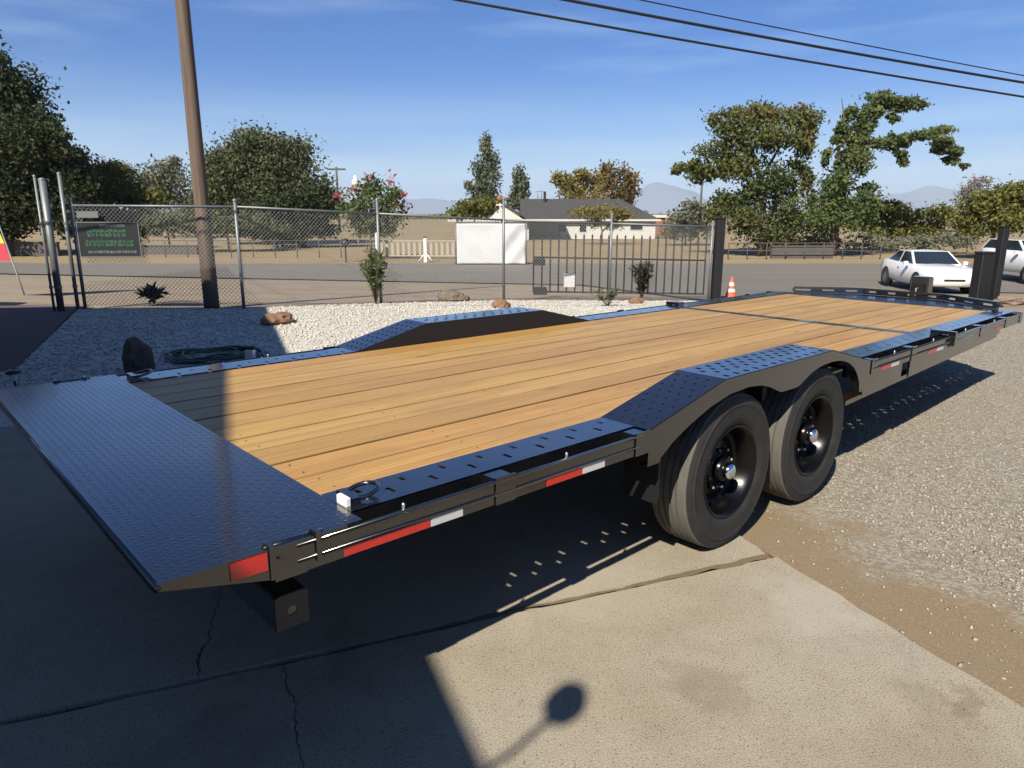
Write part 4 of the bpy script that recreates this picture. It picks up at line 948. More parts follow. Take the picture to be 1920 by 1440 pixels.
# ------------------------------------------------------------------ trees and shrubs
def leaves(pts, size, up=0.35):
    k = len(pts); P = np.array(pts)
    n = rng.normal(size=(k, 3)); n[:, 2] += up; n /= np.linalg.norm(n, axis=1)[:, None]
    a = rng.normal(size=(k, 3)); a -= (a * n).sum(1)[:, None] * n; a /= np.linalg.norm(a, axis=1)[:, None]; b = np.cross(n, a)
    s = (size * (0.55 + 0.9 * rng.random(k)))[:, None]
    V = np.stack([P - a * s, P + b * s * 0.55, P + a * s, P - b * s * 0.55], 1).reshape(-1, 3)
    return V, np.arange(4 * k).reshape(-1, 4)
def tree(name, label, cat, u, d, blobs, mat, size, n, trunks=(), bark='bark', group=None, spread=0.34, flowers=None, clumps=16, tb=0.0, sleeves=()):
    """crown from leaf clumps inside ellipsoids (u, v, ru, rv in picture pixels at distance d), trunk and limbs as tapering tubes"""
    base = gp(u, d); t = thing(name, label, cat, base, 0, group); s = d / F_PX
    def L(uu, vv, dy=0.0): return Vector(((uu - 960) * s - base.x, dy, zat(vv, d) - base.z))
    blobs = list(blobs)
    for path, rr in sleeves:
        for (a, b) in zip(path, path[1:]):
            kk = max(1, int(math.hypot(b[0] - a[0], b[1] - a[1]) / (rr * 1.1)))
            for i in range(kk):
                f = (i + random.random()) / kk; q = rr * random.uniform(0.4, 1.35)
                blobs.append((a[0] + (b[0] - a[0]) * f + random.uniform(-8, 8), a[1] + (b[1] - a[1]) * f + random.uniform(-9, 5), q, q * 0.7))
    pts = []; tint = []; tot = sum(max(b[2] * b[3], 30) ** 0.8 for b in blobs)
    for b in blobs:
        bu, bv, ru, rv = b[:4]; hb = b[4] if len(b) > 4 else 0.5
        c = L(bu, bv, random.uniform(-0.5, 0.5) * ru * s); m = int(n * max(ru * rv, 30) ** 0.8 / tot); nc = max(4, int(clumps))
        v = rng.normal(size=(nc, 3)); v /= np.linalg.norm(v, axis=1)[:, None]; rad = 0.45 + 0.5 * rng.random(nc)
        cc = v * rad[:, None] * np.array([ru * s, max(ru, rv) * s * 0.85, rv * s]); idx = rng.integers(0, nc, m)
        cl_t = rng.random(nc)
        off = rng.normal(size=(m, 3)) * spread * np.array([ru * s, ru * s, rv * s]) * 0.75
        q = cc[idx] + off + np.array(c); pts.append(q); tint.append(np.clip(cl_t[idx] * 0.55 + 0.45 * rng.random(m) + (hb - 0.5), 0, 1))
    pts = np.concatenate(pts); keep = pts[:, 2] > 0.05; pts = pts[keep]; tint = np.concatenate(tint)[keep]
    V, Fc = leaves(pts, size)
    stuff_part = link('crown', np_mesh('crown', V, Fc, 4, tint), mat, t)
    if flowers:
        fp = []
        for (fu, fv, ru, rv) in flowers[0]:
            c = L(fu, fv); fp.append(rng.normal(size=(flowers[1], 3)) * np.array([ru * s, ru * s, rv * s]) * 0.5 + np.array(c))
        V, Fc = leaves(np.concatenate(fp), size * 0.8); link('blossom', np_mesh('blossom', V, Fc, 4, rng.random(len(Fc))), 'leaf_pink', t)
    if trunks:
        mb = None
        for path, r0, r1 in trunks:
            pp = [L(a, b, random.uniform(-0.1, 0.1)) for a, b in path]
            if pp[0].z < 0.7:
                pp[0].z = -0.1
                if mb: mb.build('trunk', bark, t)
                mb = MB()
            k = len(pp); mb.tube(pp, [r0 + (r1 - r0) * i / (k - 1) for i in range(k)], 7)
        mb.build('trunk', bark, t)
    return t
# big dark tree at the left edge
tree('evergreen_tree', 'huge dark evergreen tree at the left picture edge', 'tree', -20, 50,
     [(-30, 120, 70, 60), (20, 200, 75, 70), (-60, 230, 90, 90), (70, 255, 55, 60), (105, 275, 45, 50), (20, 310, 95, 70), (-60, 360, 90, 70), (100, 345, 60, 60), (30, 395, 80, 45), (150, 330, 35, 40), (-20, 80, 30, 25), (45, 150, 30, 35), (60, 190, 40, 35), (125, 255, 26, 24), (140, 290, 40, 30), (110, 405, 60, 38), (170, 350, 30, 40), (0, 430, 60, 30)],
     'leaf_dark', 0.15, 56000, [([(20, 470), (15, 400), (-10, 300), (-20, 200)], 0.5, 0.15), ([(15, 400), (70, 320)], 0.2, 0.08), ([(95, 470), (88, 425), (100, 390)], 0.22, 0.12)])
tree('olive_shrub', 'yellow green bush right of the huge evergreen, behind the dark sign', 'bush', 215, 58, [(190, 345, 45, 40), (235, 360, 45, 30), (170, 310, 25, 25), (275, 375, 40, 22), (225, 320, 25, 16), (130, 400, 40, 30), (200, 400, 60, 25)], 'leaf_olive', 0.15, 15000, [([(210, 465), (212, 420), (205, 370)], 0.15, 0.06), ([(212, 430), (250, 385)], 0.08, 0.04)])
tree('bare_tree', 'pinkish half bare tree rising behind the yellow green bush', 'tree', 228, 85, [(215, 312, 22, 18), (240, 318, 18, 20), (228, 345, 25, 25)], 'twig', 0.12, 1800, [([(228, 445), (228, 380), (222, 320), (212, 300)], 0.16, 0.03), ([(228, 370), (245, 305)], 0.08, 0.02)], 'pale_bark')
tree('dark_cypress', 'small dark conifer between the bare tree and the utility pole', 'tree', 267, 90, [(267, 335, 9, 20), (267, 365, 12, 25), (280, 350, 8, 15)], 'leaf_black', 0.2, 900, [([(267, 444), (267, 400), (267, 340)], 0.15, 0.04)])
tree('grey_tree', 'pale grey green tree just left of the utility pole', 'tree', 325, 85, [(320, 325, 35, 25), (350, 345, 30, 30), (300, 355, 35, 25), (330, 380, 50, 25), (345, 305, 14, 10)], 'leaf_grey', 0.2, 4200, [([(325, 446), (325, 400), (318, 345), (330, 315)], 0.2, 0.05), ([(325, 400), (350, 350)], 0.1, 0.04)], 'pale_bark')
tree('oak_tree', 'broad round dark oak between the utility pole and the small pole', 'tree', 500, 68,
     [(505, 300, 70, 45), (455, 310, 50, 42), (555, 315, 50, 45), (430, 345, 50, 40), (500, 355, 85, 45), (580, 360, 40, 45), (405, 315, 25, 28), (410, 370, 35, 30), (490, 275, 45, 22), (530, 280, 40, 22), (450, 390, 60, 30), (540, 395, 60, 30)],
     'leaf_oak', 0.16, 40000, [([(500, 456), (500, 410), (480, 350), (455, 310)], 0.4, 0.1), ([(500, 405), (545, 340)], 0.2, 0.08)], spread=0.40)
tree('dark_tree', 'lower dark tree at the right foot of the round oak', 'tree', 565, 62, [(560, 385, 55, 28), (610, 378, 32, 28), (500, 400, 50, 25), (590, 415, 35, 22), (632, 390, 14, 18), (540, 425, 60, 22), (600, 432, 40, 16)], 'leaf_dark', 0.15, 15000, [([(570, 462), (570, 420), (560, 390)], 0.2, 0.08), ([(520, 462), (515, 415)], 0.15, 0.07)])
tree('hedge_shrub', 'scrubby grey hedge bushes below the round oak', 'bush', 430, 55, [(300, 420, 60, 22), (370, 420, 50, 22), (430, 418, 50, 24), (480, 425, 50, 20), (240, 425, 50, 22), (175, 430, 50, 22)], 'leaf_oak', 0.14, 13000, [([(430, 470), (430, 420)], 0.08, 0.05), ([(320, 470), (318, 420)], 0.08, 0.05)])
tree('crape_myrtle', 'small blossoming tree with pink flowers behind the fence', 'tree', 700, 47,
     [(700, 375, 45, 30), (670, 400, 30, 20), (730, 395, 35, 25), (705, 350, 20, 18), (690, 420, 40, 18), (745, 365, 12, 14), (720, 430, 25, 14)], 'leaf_green', 0.13, 3600,
     [([(695, 482), (697, 440), (690, 400), (680, 370)], 0.07, 0.03), ([(703, 482), (705, 440), (720, 395), (735, 370)], 0.06, 0.03), ([(697, 440), (705, 360)], 0.05, 0.02)], 'pale_bark', flowers=([(745, 385, 18, 8), (738, 340, 8, 14), (700, 335, 14, 8), (670, 358, 10, 8), (760, 365, 8, 6), (735, 400, 16, 8), (640, 368, 10, 8)], 45))
tree('tall_conifer', 'tall narrow grey green conifer left of the dark roof', 'tree', 908, 82, [(912, 275, 12, 24), (915, 305, 18, 25), (900, 325, 20, 20), (918, 340, 20, 22), (895, 355, 22, 16), (915, 370, 24, 20), (880, 350, 8, 8)], 'leaf_conifer', 0.16, 5000, [([(912, 448), (912, 400), (914, 330), (913, 255)], 0.22, 0.03)])
tree('brown_bush', 'low brown olive bush at the foot of the tall conifer', 'bush', 890, 75, [(885, 392, 40, 16), (915, 385, 30, 18), (860, 402, 22, 10)], 'leaf_olive', 0.18, 2600, [([(890, 450), (890, 410)], 0.12, 0.06)])
tree('cypress_tree', 'short columnar green tree behind the left end of the roof', 'tree', 975, 110, [(975, 338, 14, 20), (974, 365, 18, 22), (965, 380, 16, 14)], 'leaf_conifer', 0.24, 1900, [([(975, 434), (975, 380), (975, 330)], 0.2, 0.05)])
tree('yellow_tree', 'yellowing loose tree rising behind the dark roof', 'tree', 1085, 105, [(1060, 345, 28, 18), (1095, 345, 30, 22), (1045, 335, 14, 12), (1080, 370, 35, 22), (1088, 328, 14, 10)], 'leaf_yellow', 0.24, 3400, [([(1085, 436), (1085, 380), (1070, 345)], 0.25, 0.06), ([(1085, 390), (1105, 345)], 0.12, 0.05)], 'pale_bark')
tree('round_tree', 'rounded orange brown tree behind the middle of the dark roof', 'tree', 1150, 115, [(1135, 335, 26, 24), (1160, 345, 32, 30), (1175, 365, 20, 24), (1140, 370, 34, 24)], 'leaf_orange', 0.26, 4200, [([(1150, 433), (1150, 390), (1145, 345)], 0.3, 0.08), ([(1150, 395), (1168, 350)], 0.14, 0.06)])
tree('fruit_tree', 'yellow green tree growing in front of the white house', 'tree', 1130, 68, [(1095, 398, 30, 10), (1140, 394, 28, 11), (1168, 404, 18, 10), (1115, 418, 16, 10), (1150, 422, 15, 9)], 'leaf_yellow', 0.12, 2600, [([(1128, 457), (1128, 430), (1115, 400)], 0.12, 0.04), ([(1128, 435), (1160, 400)], 0.08, 0.03)], 'pale_bark', tb=0)
tree('grey_shrub', 'grey green shrub left of the black gate post beyond the road', 'bush', 1285, 66, [(1285, 410, 35, 22), (1300, 392, 26, 16), (1265, 430, 25, 18), (1310, 430, 25, 18)], 'leaf_grey', 0.17, 2600, [([(1285, 458), (1285, 425)], 0.1, 0.05)])
tree('maple_tree', 'big autumn tinted tree, left one of the large pair beyond the road', 'tree', 1425, 50,
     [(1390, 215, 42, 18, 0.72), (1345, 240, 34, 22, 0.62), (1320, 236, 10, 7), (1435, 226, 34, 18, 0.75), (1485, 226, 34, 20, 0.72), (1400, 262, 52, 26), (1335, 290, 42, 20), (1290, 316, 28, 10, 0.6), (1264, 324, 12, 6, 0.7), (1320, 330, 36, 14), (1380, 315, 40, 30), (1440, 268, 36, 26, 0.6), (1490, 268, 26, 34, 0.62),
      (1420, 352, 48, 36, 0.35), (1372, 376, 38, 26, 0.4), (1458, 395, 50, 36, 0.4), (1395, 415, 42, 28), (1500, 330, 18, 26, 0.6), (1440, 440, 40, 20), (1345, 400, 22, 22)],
     'leaf_autumn', 0.125, 30000, [([(1425, 482), (1428, 430), (1420, 360), (1400, 300), (1385, 230)], 0.32, 0.06), ([(1422, 370), (1370, 320), (1300, 312)], 0.13, 0.03), ([(1428, 420), (1470, 340), (1485, 250)], 0.2, 0.05), ([(1415, 340), (1450, 270), (1440, 220)], 0.12, 0.03), ([(1400, 300), (1345, 245)], 0.09, 0.03)], spread=0.38, clumps=10, sleeves=[([(1400, 300), (1345, 245), (1318, 238)], 12), ([(1422, 365), (1370, 325), (1300, 314), (1258, 326)], 12), ([(1470, 340), (1490, 250), (1500, 215)], 13), ([(1400, 250), (1392, 208)], 11), ([(1330, 330), (1295, 345)], 9), ([(1380, 385), (1340, 405)], 10)])
tree('sprawling_tree', 'gnarled green tree with arching right limb, right one of the large pair', 'tree', 1565, 50,
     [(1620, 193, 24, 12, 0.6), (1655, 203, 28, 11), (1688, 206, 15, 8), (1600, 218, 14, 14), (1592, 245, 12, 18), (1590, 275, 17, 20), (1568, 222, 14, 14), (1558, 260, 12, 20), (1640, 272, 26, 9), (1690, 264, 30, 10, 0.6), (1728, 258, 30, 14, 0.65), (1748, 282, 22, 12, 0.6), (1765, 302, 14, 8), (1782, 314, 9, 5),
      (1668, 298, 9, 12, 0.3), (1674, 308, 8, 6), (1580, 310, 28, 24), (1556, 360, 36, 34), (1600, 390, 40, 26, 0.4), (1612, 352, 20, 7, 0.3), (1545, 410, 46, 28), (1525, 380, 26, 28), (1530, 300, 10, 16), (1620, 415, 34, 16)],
     'leaf_green', 0.125, 30000, [([(1560, 482), (1562, 430), (1568, 340), (1575, 280), (1590, 235), (1625, 205)], 0.34, 0.06), ([(1570, 310), (1600, 280), (1650, 268), (1720, 265), (1770, 305)], 0.16, 0.03), ([(1566, 360), (1550, 270), (1555, 225), (1548, 195)], 0.13, 0.02), ([(1565, 400), (1620, 345)], 0.1, 0.03), ([(1600, 225), (1680, 205)], 0.06, 0.02)], spread=0.36, clumps=9, sleeves=[([(1568, 340), (1578, 280), (1592, 235), (1628, 200), (1690, 205)], 13), ([(1575, 300), (1605, 282), (1650, 270), (1720, 262), (1775, 308)], 12), ([(1566, 350), (1552, 270), (1558, 225)], 10), ([(1568, 400), (1622, 348)], 9), ([(1592, 240), (1650, 225)], 8), ([(1655, 275), (1672, 306)], 8)])
tree('scrub_bush', 'yellow green bushes to the right of the large pair of trees', 'bush', 1670, 56, [(1640, 400, 35, 20), (1685, 405, 40, 20), (1735, 410, 40, 22), (1655, 428, 45, 18), (1715, 432, 50, 16), (1665, 388, 22, 12)], 'leaf_olive', 0.12, 8500, [([(1670, 470), (1670, 420)], 0.1, 0.05), ([(1720, 470), (1722, 425)], 0.1, 0.05)])
tree('roadside_tree', 'spreading olive green tree at the right picture edge above the white cars', 'tree', 1850, 47, [(1820, 385, 35, 25), (1865, 375, 40, 24, 0.62), (1905, 370, 40, 28, 0.65), (1840, 415, 45, 25), (1895, 415, 45, 25), (1935, 395, 40, 35), (1800, 420, 30, 22)], 'leaf_olive', 0.12, 12000, [([(1855, 482), (1855, 430), (1865, 380)], 0.2, 0.06), ([(1855, 435), (1825, 390)], 0.1, 0.04)])
tree('leafless_tree', 'leafless grey twigged tree above the bushes right of the pair', 'tree', 1815, 64, [(1815, 345, 24, 16), (1800, 365, 22, 18), (1828, 368, 20, 18)], 'twig', 0.10, 1500, [([(1815, 458), (1815, 400), (1812, 350), (1805, 325)], 0.14, 0.02), ([(1815, 400), (1838, 340)], 0.07, 0.02), ([(1815, 390), (1785, 345)], 0.07, 0.02)], 'pale_bark')
tree('dry_brush', 'grey brown brush behind the low pipe fence', 'bush', 1610, 53, [(1440, 455, 60, 10), (1540, 452, 50, 12), (1640, 455, 60, 12), (1720, 455, 50, 14), (1790, 450, 40, 18)], 'leaf_grey', 0.13, 3600, [([(1610, 475), (1610, 455)], 0.05, 0.03)])
# plants in and beside the gravel
def plant(name, label, base, mat, stems, h2, spread, leaf_len, per, cat='plant', up=0.7):
    t = thing(name, label, cat, base); mb = MB(); V = []; Fc = []; tn = []
    for i in range(stems):
        a = random.uniform(0, 6.283); lean = random.uniform(0.15, 1.0) * spread; hh = h2 * random.uniform(0.55, 1.0)
        e = Vector((math.cos(a) * lean, math.sin(a) * lean, hh)); mid = e * 0.5 + Vector((0, 0, hh * 0.12))
        mb.tube([Vector((0, 0, -0.03)), mid, e], [0.008, 0.006, 0.003], 5)
        for k in range(per):
            f = random.uniform(0.25, 1.0); p = mid * (2 * f) if f < 0.5 else mid + (e - mid) * (2 * f - 1)
            dv = Vector((random.gauss(0, 1), random.gauss(0, 1), random.gauss(up, 0.6))).normalized(); s = dv.orthogonal().normalized() * leaf_len * 0.13; L2 = leaf_len * random.uniform(0.6, 1.2)
            o = len(V); V += [p, p + dv * L2 * 0.5 + s, p + dv * L2, p + dv * L2 * 0.5 - s]; Fc.append((o, o + 1, o + 2, o + 3)); tn.append(random.random())
    mb.build('stem', 'bark', t); link('foliage', np_mesh('foliage', np.array([tuple(q) for q in V]), np.array(Fc), 4, np.array(tn)), mat, t)
    return t
plant('oleander_shrub', 'upright willowy shrub growing at the middle of the chain link fence', gp(705, 14.6), 'leaf_fresh', 20, 1.12, 0.50, 0.13, 34, 'shrub')
plant('low_plant', 'small green leafy plant on the white gravel before the iron gate', gp(1140, 15.2), 'leaf_fresh', 12, 0.36, 0.36, 0.11, 14)
plant('dark_agave', 'dark spiky plant behind the fence left of the utility pole', gp(289, 13.9), 'leaf_black', 16, 0.26, 0.24, 0.22, 7)
plant('dead_shrub', 'dark withered shrub standing against the iron gate', gp(1203, 17.2), 'leaf_black', 14, 0.95, 0.30, 0.14, 38, 'shrub')

# ------------------------------------------------------------------ rocks and small garden things
def rock(name, label, base, r, mat, seed, flat=0.75, wide=1.0):
    import bmesh
    bm = bmesh.new(); bmesh.ops.create_icosphere(bm, subdivisions=3, radius=1.0)
    for v in bm.verts:
        n2 = v.co.normalized(); k = 1 + 0.38 * noise.noise(n2 * 1.3 + Vector((seed, 0, 0))) + 0.18 * noise.noise(n2 * 3.4 + Vector((0, seed, 0))) + 0.06 * noise.noise(n2 * 9 + Vector((0, 0, seed)))
        v.co = Vector((n2.x * k * wide, n2.y * k, max(-0.35, n2.z * k * flat))) * r
    me = bpy.data.meshes.new(name); bm.to_mesh(me); bm.free()
    return tag(link(name, me, mat, None, (base.x, base.y, base.z + r * flat * 0.25), seed), label, 'rock', 'rocks set in the gravel')
rock('boulder', 'large dark pointed rock in the shade beside the trailer', gr(250, 694) + Vector((0, 0.1, 0)), 0.185, 'dark_rock', 3.3, 1.45, 0.85)
rock('boulder', 'reddish rock on the edge of the shadow, near the fence', gr(522, 604), 0.22, 'red_rock', 4.2, 0.55, 1.25)
rock('boulder', 'low tan rock behind the chain link, right of the willowy shrub', gp(848, 16.6), 0.26, 'tan_rock', 6.1, 0.55, 1.35)
rock('boulder', 'squared red rock showing above the far fender', gp(940, 14.2), 0.17, 'red_rock', 8.3, 0.7, 1.2)
rock('boulder', 'brown rock at the foot of the withered shrub', gp(1192, 16.3), 0.17, 'red_rock', 9.9, 0.7)
rock('boulder', 'tan rock beside the traffic cone', gp(1392, 18.0), 0.16, 'tan_rock', 11.3, 0.5, 1.3)
rock('boulder', 'long brown rock by the right gate post at the picture edge', gp(1893, 19.6), 0.30, 'tan_rock', 13.1, 0.5, 1.9)
# hose coil
c = gr(402, 668); t = thing('garden_hose', 'dark green garden hose coiled flat on the shaded gravel', 'hose', c)
mb = MB(); pts = []
for i in range(220):
    a = i * 0.22; r2 = 0.20 + 0.27 * abs(math.sin(i * 0.045 + 0.5)) + 0.03 * math.sin(i * 0.7)
    pts.append((math.cos(a) * r2 * 1.15, math.sin(a) * r2 * 1.0, 0.012 + 0.05 * abs(math.sin(i * 0.33)) * (i / 220)))
pts += [(0.45, 0.2, 0.012), (0.52, 0.05, 0.012)]
mb.tube(pts, 0.012, 6); mb.build('coil', 'hose_green', t)
c = gr(470, 676); t = thing('valve_box', 'pale square tap stub beside the coiled hose', 'tap', c)
MB().bbox(-0.05, 0.05, -0.05, 0.05, 0, 0.13, 0.01).build('body', 'clear_lens', t); MB().tube([(-0.10, 0.03, 0.14), (0.06, 0.0, 0.15)], 0.02, 8).build('spout', 'black_plastic', t)
c = gr(33, 736); t = thing('path_light', 'black capped solar path light at the left edge of the gravel', 'garden light', c)
MB().tube([(0, 0, -0.05), (-0.012, 0, 0.12)], 0.010, 8).build('stake', 'black_plastic', t)
MB().lathe([(0.026, 0.12), (0.034, 0.175), (0.034, 0.185)], 14, 'z', (-0.012, 0, 0)).build('lens', 'clear_lens', t)
MB().lathe([(0.0, 0.1855), (0.065, 0.186), (0.06, 0.205), (0.02, 0.215), (0.0, 0.216)], 18, 'z', (-0.012, 0, 0)).build('cap', 'black_plastic', t)
# traffic cone
c = gp(1370, 19.2); t = thing('traffic_cone', 'orange traffic cone with white bands beside the black gate post', 'cone', c)
MB().bbox(-0.2, 0.2, -0.2, 0.2, 0, 0.03, 0.012).build('base', 'cone_orange', t)
H0 = 0.56; rad = lambda z: 0.15 - 0.125 * (z - 0.03) / (H0 - 0.03)
for z0, z1, m2, nm in ((0.0305, 0.16, 'cone_orange', 'lower_band'), (0.16, 0.25, 'white_reflector', 'white_band'), (0.25, 0.32, 'cone_orange', 'middle_band'), (0.32, 0.42, 'white_reflector', 'white_band'), (0.42, H0, 'cone_orange', 'tip')):
    MB().lathe([(rad(z0), z0), (rad(z1), z1)] + ([(0.0, z1)] if nm == 'tip' else []), 20, 'z').build(nm, m2, t)
# feather flag at the left edge
c = gp(46, 15.0); t = thing('feather_flag', 'colourful feather flag on a leaning pole at the left picture edge', 'flag', c)
s = 15.0 / F_PX
def fl(u, v): return Vector(((u - 960) * s - c.x, 0, zat(v, 15.0) - c.z))
MB().tube([fl(46, 553), fl(36, 500), fl(22, 430), fl(2, 350), fl(-30, 260)], [0.016, 0.016, 0.013, 0.010, 0.006], 8).build('pole', 'grey_plastic', t)
edge = [(-34, 262), (-14, 330), (4, 380), (14, 420), (24, 455), (32, 488)]; inner = [(-60, 270), (-66, 335), (-60, 385), (-55, 425), (-50, 458), (-46, 485)]
for i, m2 in enumerate(('flag_purple', 'flag_purple', 'flag_blue', 'flag_yellow', 'flag_red')):
    a, b, cc, dd = fl(*edge[i]), fl(*edge[i + 1]), fl(*inner[i + 1]), fl(*inner[i])
    w = Vector((0, 0.012, 0)); o = Vector((0, 0.03 * (i % 2), 0))
    MB().add([a, b, cc + o, dd + o, a + w, b + w, cc + w + o, dd + w + o], [(0, 1, 2, 3), (7, 6, 5, 4), (0, 4, 5, 1), (1, 5, 6, 2), (2, 6, 7, 3), (3, 7, 4, 0)]).build('cloth_band', m2, t)

# ------------------------------------------------------------------ cars
def car(name, label, loc, head, paint, L=4.9, Wd=1.9, roof=1.45, suv=False, group='parked cars'):
    t = thing(name, label, 'car', loc, head, group); k = L / 4.9; w = Wd / 2
    up = 0.16 if suv else 0.0
    st = [(-2.45, .80, .46, .88), (-2.36, .90, .34, 1.02), (-2.0, .96, .27, 1.06), (-1.4, 1.0, .25, 1.05), (-.5, 1.0, .23, 1.02), (.4, 1.0, .23, 1.0), (.95, 1.0, .24, 1.0), (1.6, .99, .26, .965), (2.1, .965, .28, .91), (2.34, .90, .30, .83), (2.45, .78, .36, .70)]
    mb = MB(); n = 0
    ring = []
    for (x, ws, zb, zt) in st:
        zb += up; zt += up * 1.6 + (0.05 if suv else 0); hw = w * ws; zm = zb + (zt - zb) * 0.55
        prof = [(-hw * .55, zb), (-hw * .9, zb + .02), (-hw, zb + .14), (-hw, zm), (-hw * .955, zt - .05), (-hw * .86, zt - .004), (0, zt + .025), (hw * .86, zt - .004), (hw * .955, zt - .05), (hw, zm), (hw, zb + .14), (hw * .9, zb + .02), (hw * .55, zb)]
        n = len(prof); ring.append([(x * k, y, z) for y, z in prof])
    vs = [p for r in ring for p in r]; fs = []
    for i in range(len(ring) - 1):
        for j in range(n): fs.append((i * n + j, i * n + (j + 1) % n, (i + 1) * n + (j + 1) % n, (i + 1) * n + j))
    fs += [tuple(range(n - 1, -1, -1)), tuple(range((len(ring) - 1) * n, len(ring) * n))]
    mb.add(vs, fs, True); mb.build('body', paint, t)
    zb = (1.0 + up * 1.6 + (0.05 if suv else 0)) - 0.01
    bx = [(-2.3 if suv else -1.75) * k, 0.92 * k]; rx = [(-2.0 if suv else -1.05) * k, (0.15 if suv else 0.12) * k]; hb, hr = w * .88, w * .70
    zb -= 0.0
    B = [Vector((bx[0], -hb, zb)), Vector((bx[1], -hb, zb)), Vector((bx[1], hb, zb)), Vector((bx[0], hb, zb))]
    T = [Vector((rx[0], -hr, roof)), Vector((rx[1], -hr, roof)), Vector((rx[1], hr, roof)), Vector((rx[0], hr, roof))]
    cb = MB(); cb.add(B + T, [(3, 2, 1, 0), (4, 5, 6, 7), (0, 1, 5, 4), (1, 2, 6, 5), (2, 3, 7, 6), (3, 0, 4, 7)]); cb.build('cabin', paint, t)
    rf = MB(); rf.add([T[0] + Vector((.04, .03, 0)), T[1] + Vector((-.03, .03, 0)), T[2] + Vector((-.03, -.03, 0)), T[3] + Vector((.04, -.03, 0))] + [Vector(((rx[0] + rx[1]) / 2, 0, roof + 0.035))], [(0, 1, 4), (1, 2, 4), (2, 3, 4), (3, 0, 4)], True); rf.build('roof', paint, t)
    def pane(a, b, c2, d2, m=0.08, nm='side_window', split=None):
        cen = (a + b + c2 + d2) / 4; nn = (b - a).cross(d2 - a).normalized() * 0.008; Q = [cen + (q - cen) * (1 - m) + nn for q in (a, b, c2, d2)]
        R2 = [q - nn * 0.7 for q in Q]
        MB().add(Q + R2, [(0, 1, 2, 3), (0, 4, 5, 1), (1, 5, 6, 2), (2, 6, 7, 3), (3, 7, 4, 0)]).build(nm, 'dark_glass', t)
    pane(B[1], B[2], T[2], T[1], .09, 'windshield'); pane(B[3], B[0], T[0], T[3], .1, 'rear_window')
    for (b0, b1, t1, t0) in ((B[0], B[1], T[1], T[0]), (B[2], B[3], T[3], T[2])):
        f = 0.47; bm_, tm_ = b0 + (b1 - b0) * f, t0 + (t1 - t0) * f
        pane(b0, bm_, tm_, t0, .12); pane(bm_, b1, t1, tm_, .12)
    R2 = 0.36 if suv else 0.345
    for x in (-1.48 * k, 1.5 * k):
        for sd in (-1, 1):
            y = sd * (w - 0.11)
            ar = MB(); ar.lathe([(R2 + 0.075, sd * 0.0), (R2 + 0.075, sd * 0.115), (0.0, sd * 0.116)], 24, 'y', (x, y, R2)); ar.build('wheel_arch', 'black_plastic', t)
            wh = MB(); wh.lathe([(R2 * .62, -0.11), (R2 * .95, -0.11), (R2, -0.08), (R2, 0.08), (R2 * .95, 0.13), (R2 * .62, 0.125)] if sd > 0 else [(R2 * .62, -0.125), (R2 * .95, -0.13), (R2, -0.08), (R2, 0.08), (R2 * .95, 0.11), (R2 * .62, 0.11)], 24, 'y', (x, y, R2)); wo_ = wh.build('wheel', 'car_tyre', t)
            rm = MB(); rm.lathe([(R2 * .62, sd * 0.124), (R2 * .56, sd * 0.112), (R2 * .50, sd * 0.118), (R2 * .16, sd * 0.122), (0.0, sd * 0.127)], 20, 'y', (x, y, R2)); rm.build('rim', 'galvanized', wo_)
    fx = 2.39 * k; zz = up * 1.4
    for sd in (-1, 1):
        MB().bbox(fx - 0.12, fx - 0.01, sd * w * .62 - 0.20, sd * w * .62 + 0.20, .62 + zz, .74 + zz, 0.03).build('headlight', 'clear_lens', t)
        MB().bbox(-2.46 * k, -2.40 * k, sd * w * .62 - 0.2, sd * w * .62 + 0.2, .74 + zz, .88 + zz, 0.02).build('tail_light', 'red_reflector', t)
        MB().bbox(0.62 * k, 0.80 * k, sd * (w + 0.09) - 0.08, sd * (w + 0.09) + 0.08, 0.98 + zz, 1.10 + zz, 0.03).build('mirror', paint, t)
        MB().box(-0.30 * k, -0.12 * k, sd * (w + 0.004) - 0.010, sd * (w + 0.004) + 0.010, 0.83 + zz, 0.855 + zz).build('door_handle', 'grey_plastic', t)
    MB().bbox(2.36 * k, 2.457 * k, -0.36, 0.36, .50 + zz, .585 + zz, 0.015).build('grille', 'black_plastic', t)
    MB().bbox(2.30 * k, 2.432 * k, -0.3, 0.3, .40 + zz, .45 + zz, 0.012).build('bumper_intake', 'black_plastic', t)
    return t
p = gp(1732, 27.6); car('parked_car', 'white sedan parked facing the yard beyond the gate opening', p, R(-98), 'white_paint')
p = gp(1925, 31.0); car('parked_car', 'white sport utility vehicle at the right picture edge behind the gate post', p, R(-93), 'white_paint', 4.7, 1.92, 1.75, True)
plain('dark_car_paint', (0.02, 0.022, 0.026), 0.25, var=0.05, coat=0.6)
car('parked_car', 'dark sport utility vehicle unseen beyond the left picture edge, added for its shadow', (-11.1, 10.9, 0), R(88), 'dark_car_paint', 4.5, 1.85, 1.72, True)  # unseen vehicle, put in so its shadow falls beside the drive

# ------------------------------------------------------------------ beyond the road
# mailbox
c = gp(649, 43.5); t = thing('mailbox', 'black mailbox on a post at the far roadside', 'mailbox', c)
MB().bbox(-0.04, 0.04, -0.04, 0.04, -0.05, 1.02, 0.006).build('post', 'black_iron', t)
mb = MB(); prof = [(-0.17, 1.021)] + [(0.17 * math.cos(a), 1.21 + 0.17 * math.sin(a)) for a in np.linspace(math.pi, 0, 9)] + [(0.17, 1.021)]
mb.prism(prof, -0.32, 0.32); mb.build('box', 'black_iron', t); MB().bbox(-0.06, 0.06, -0.326, -0.3205, 1.14, 1.24, 0.002).build('plate', 'sign_grey', t)
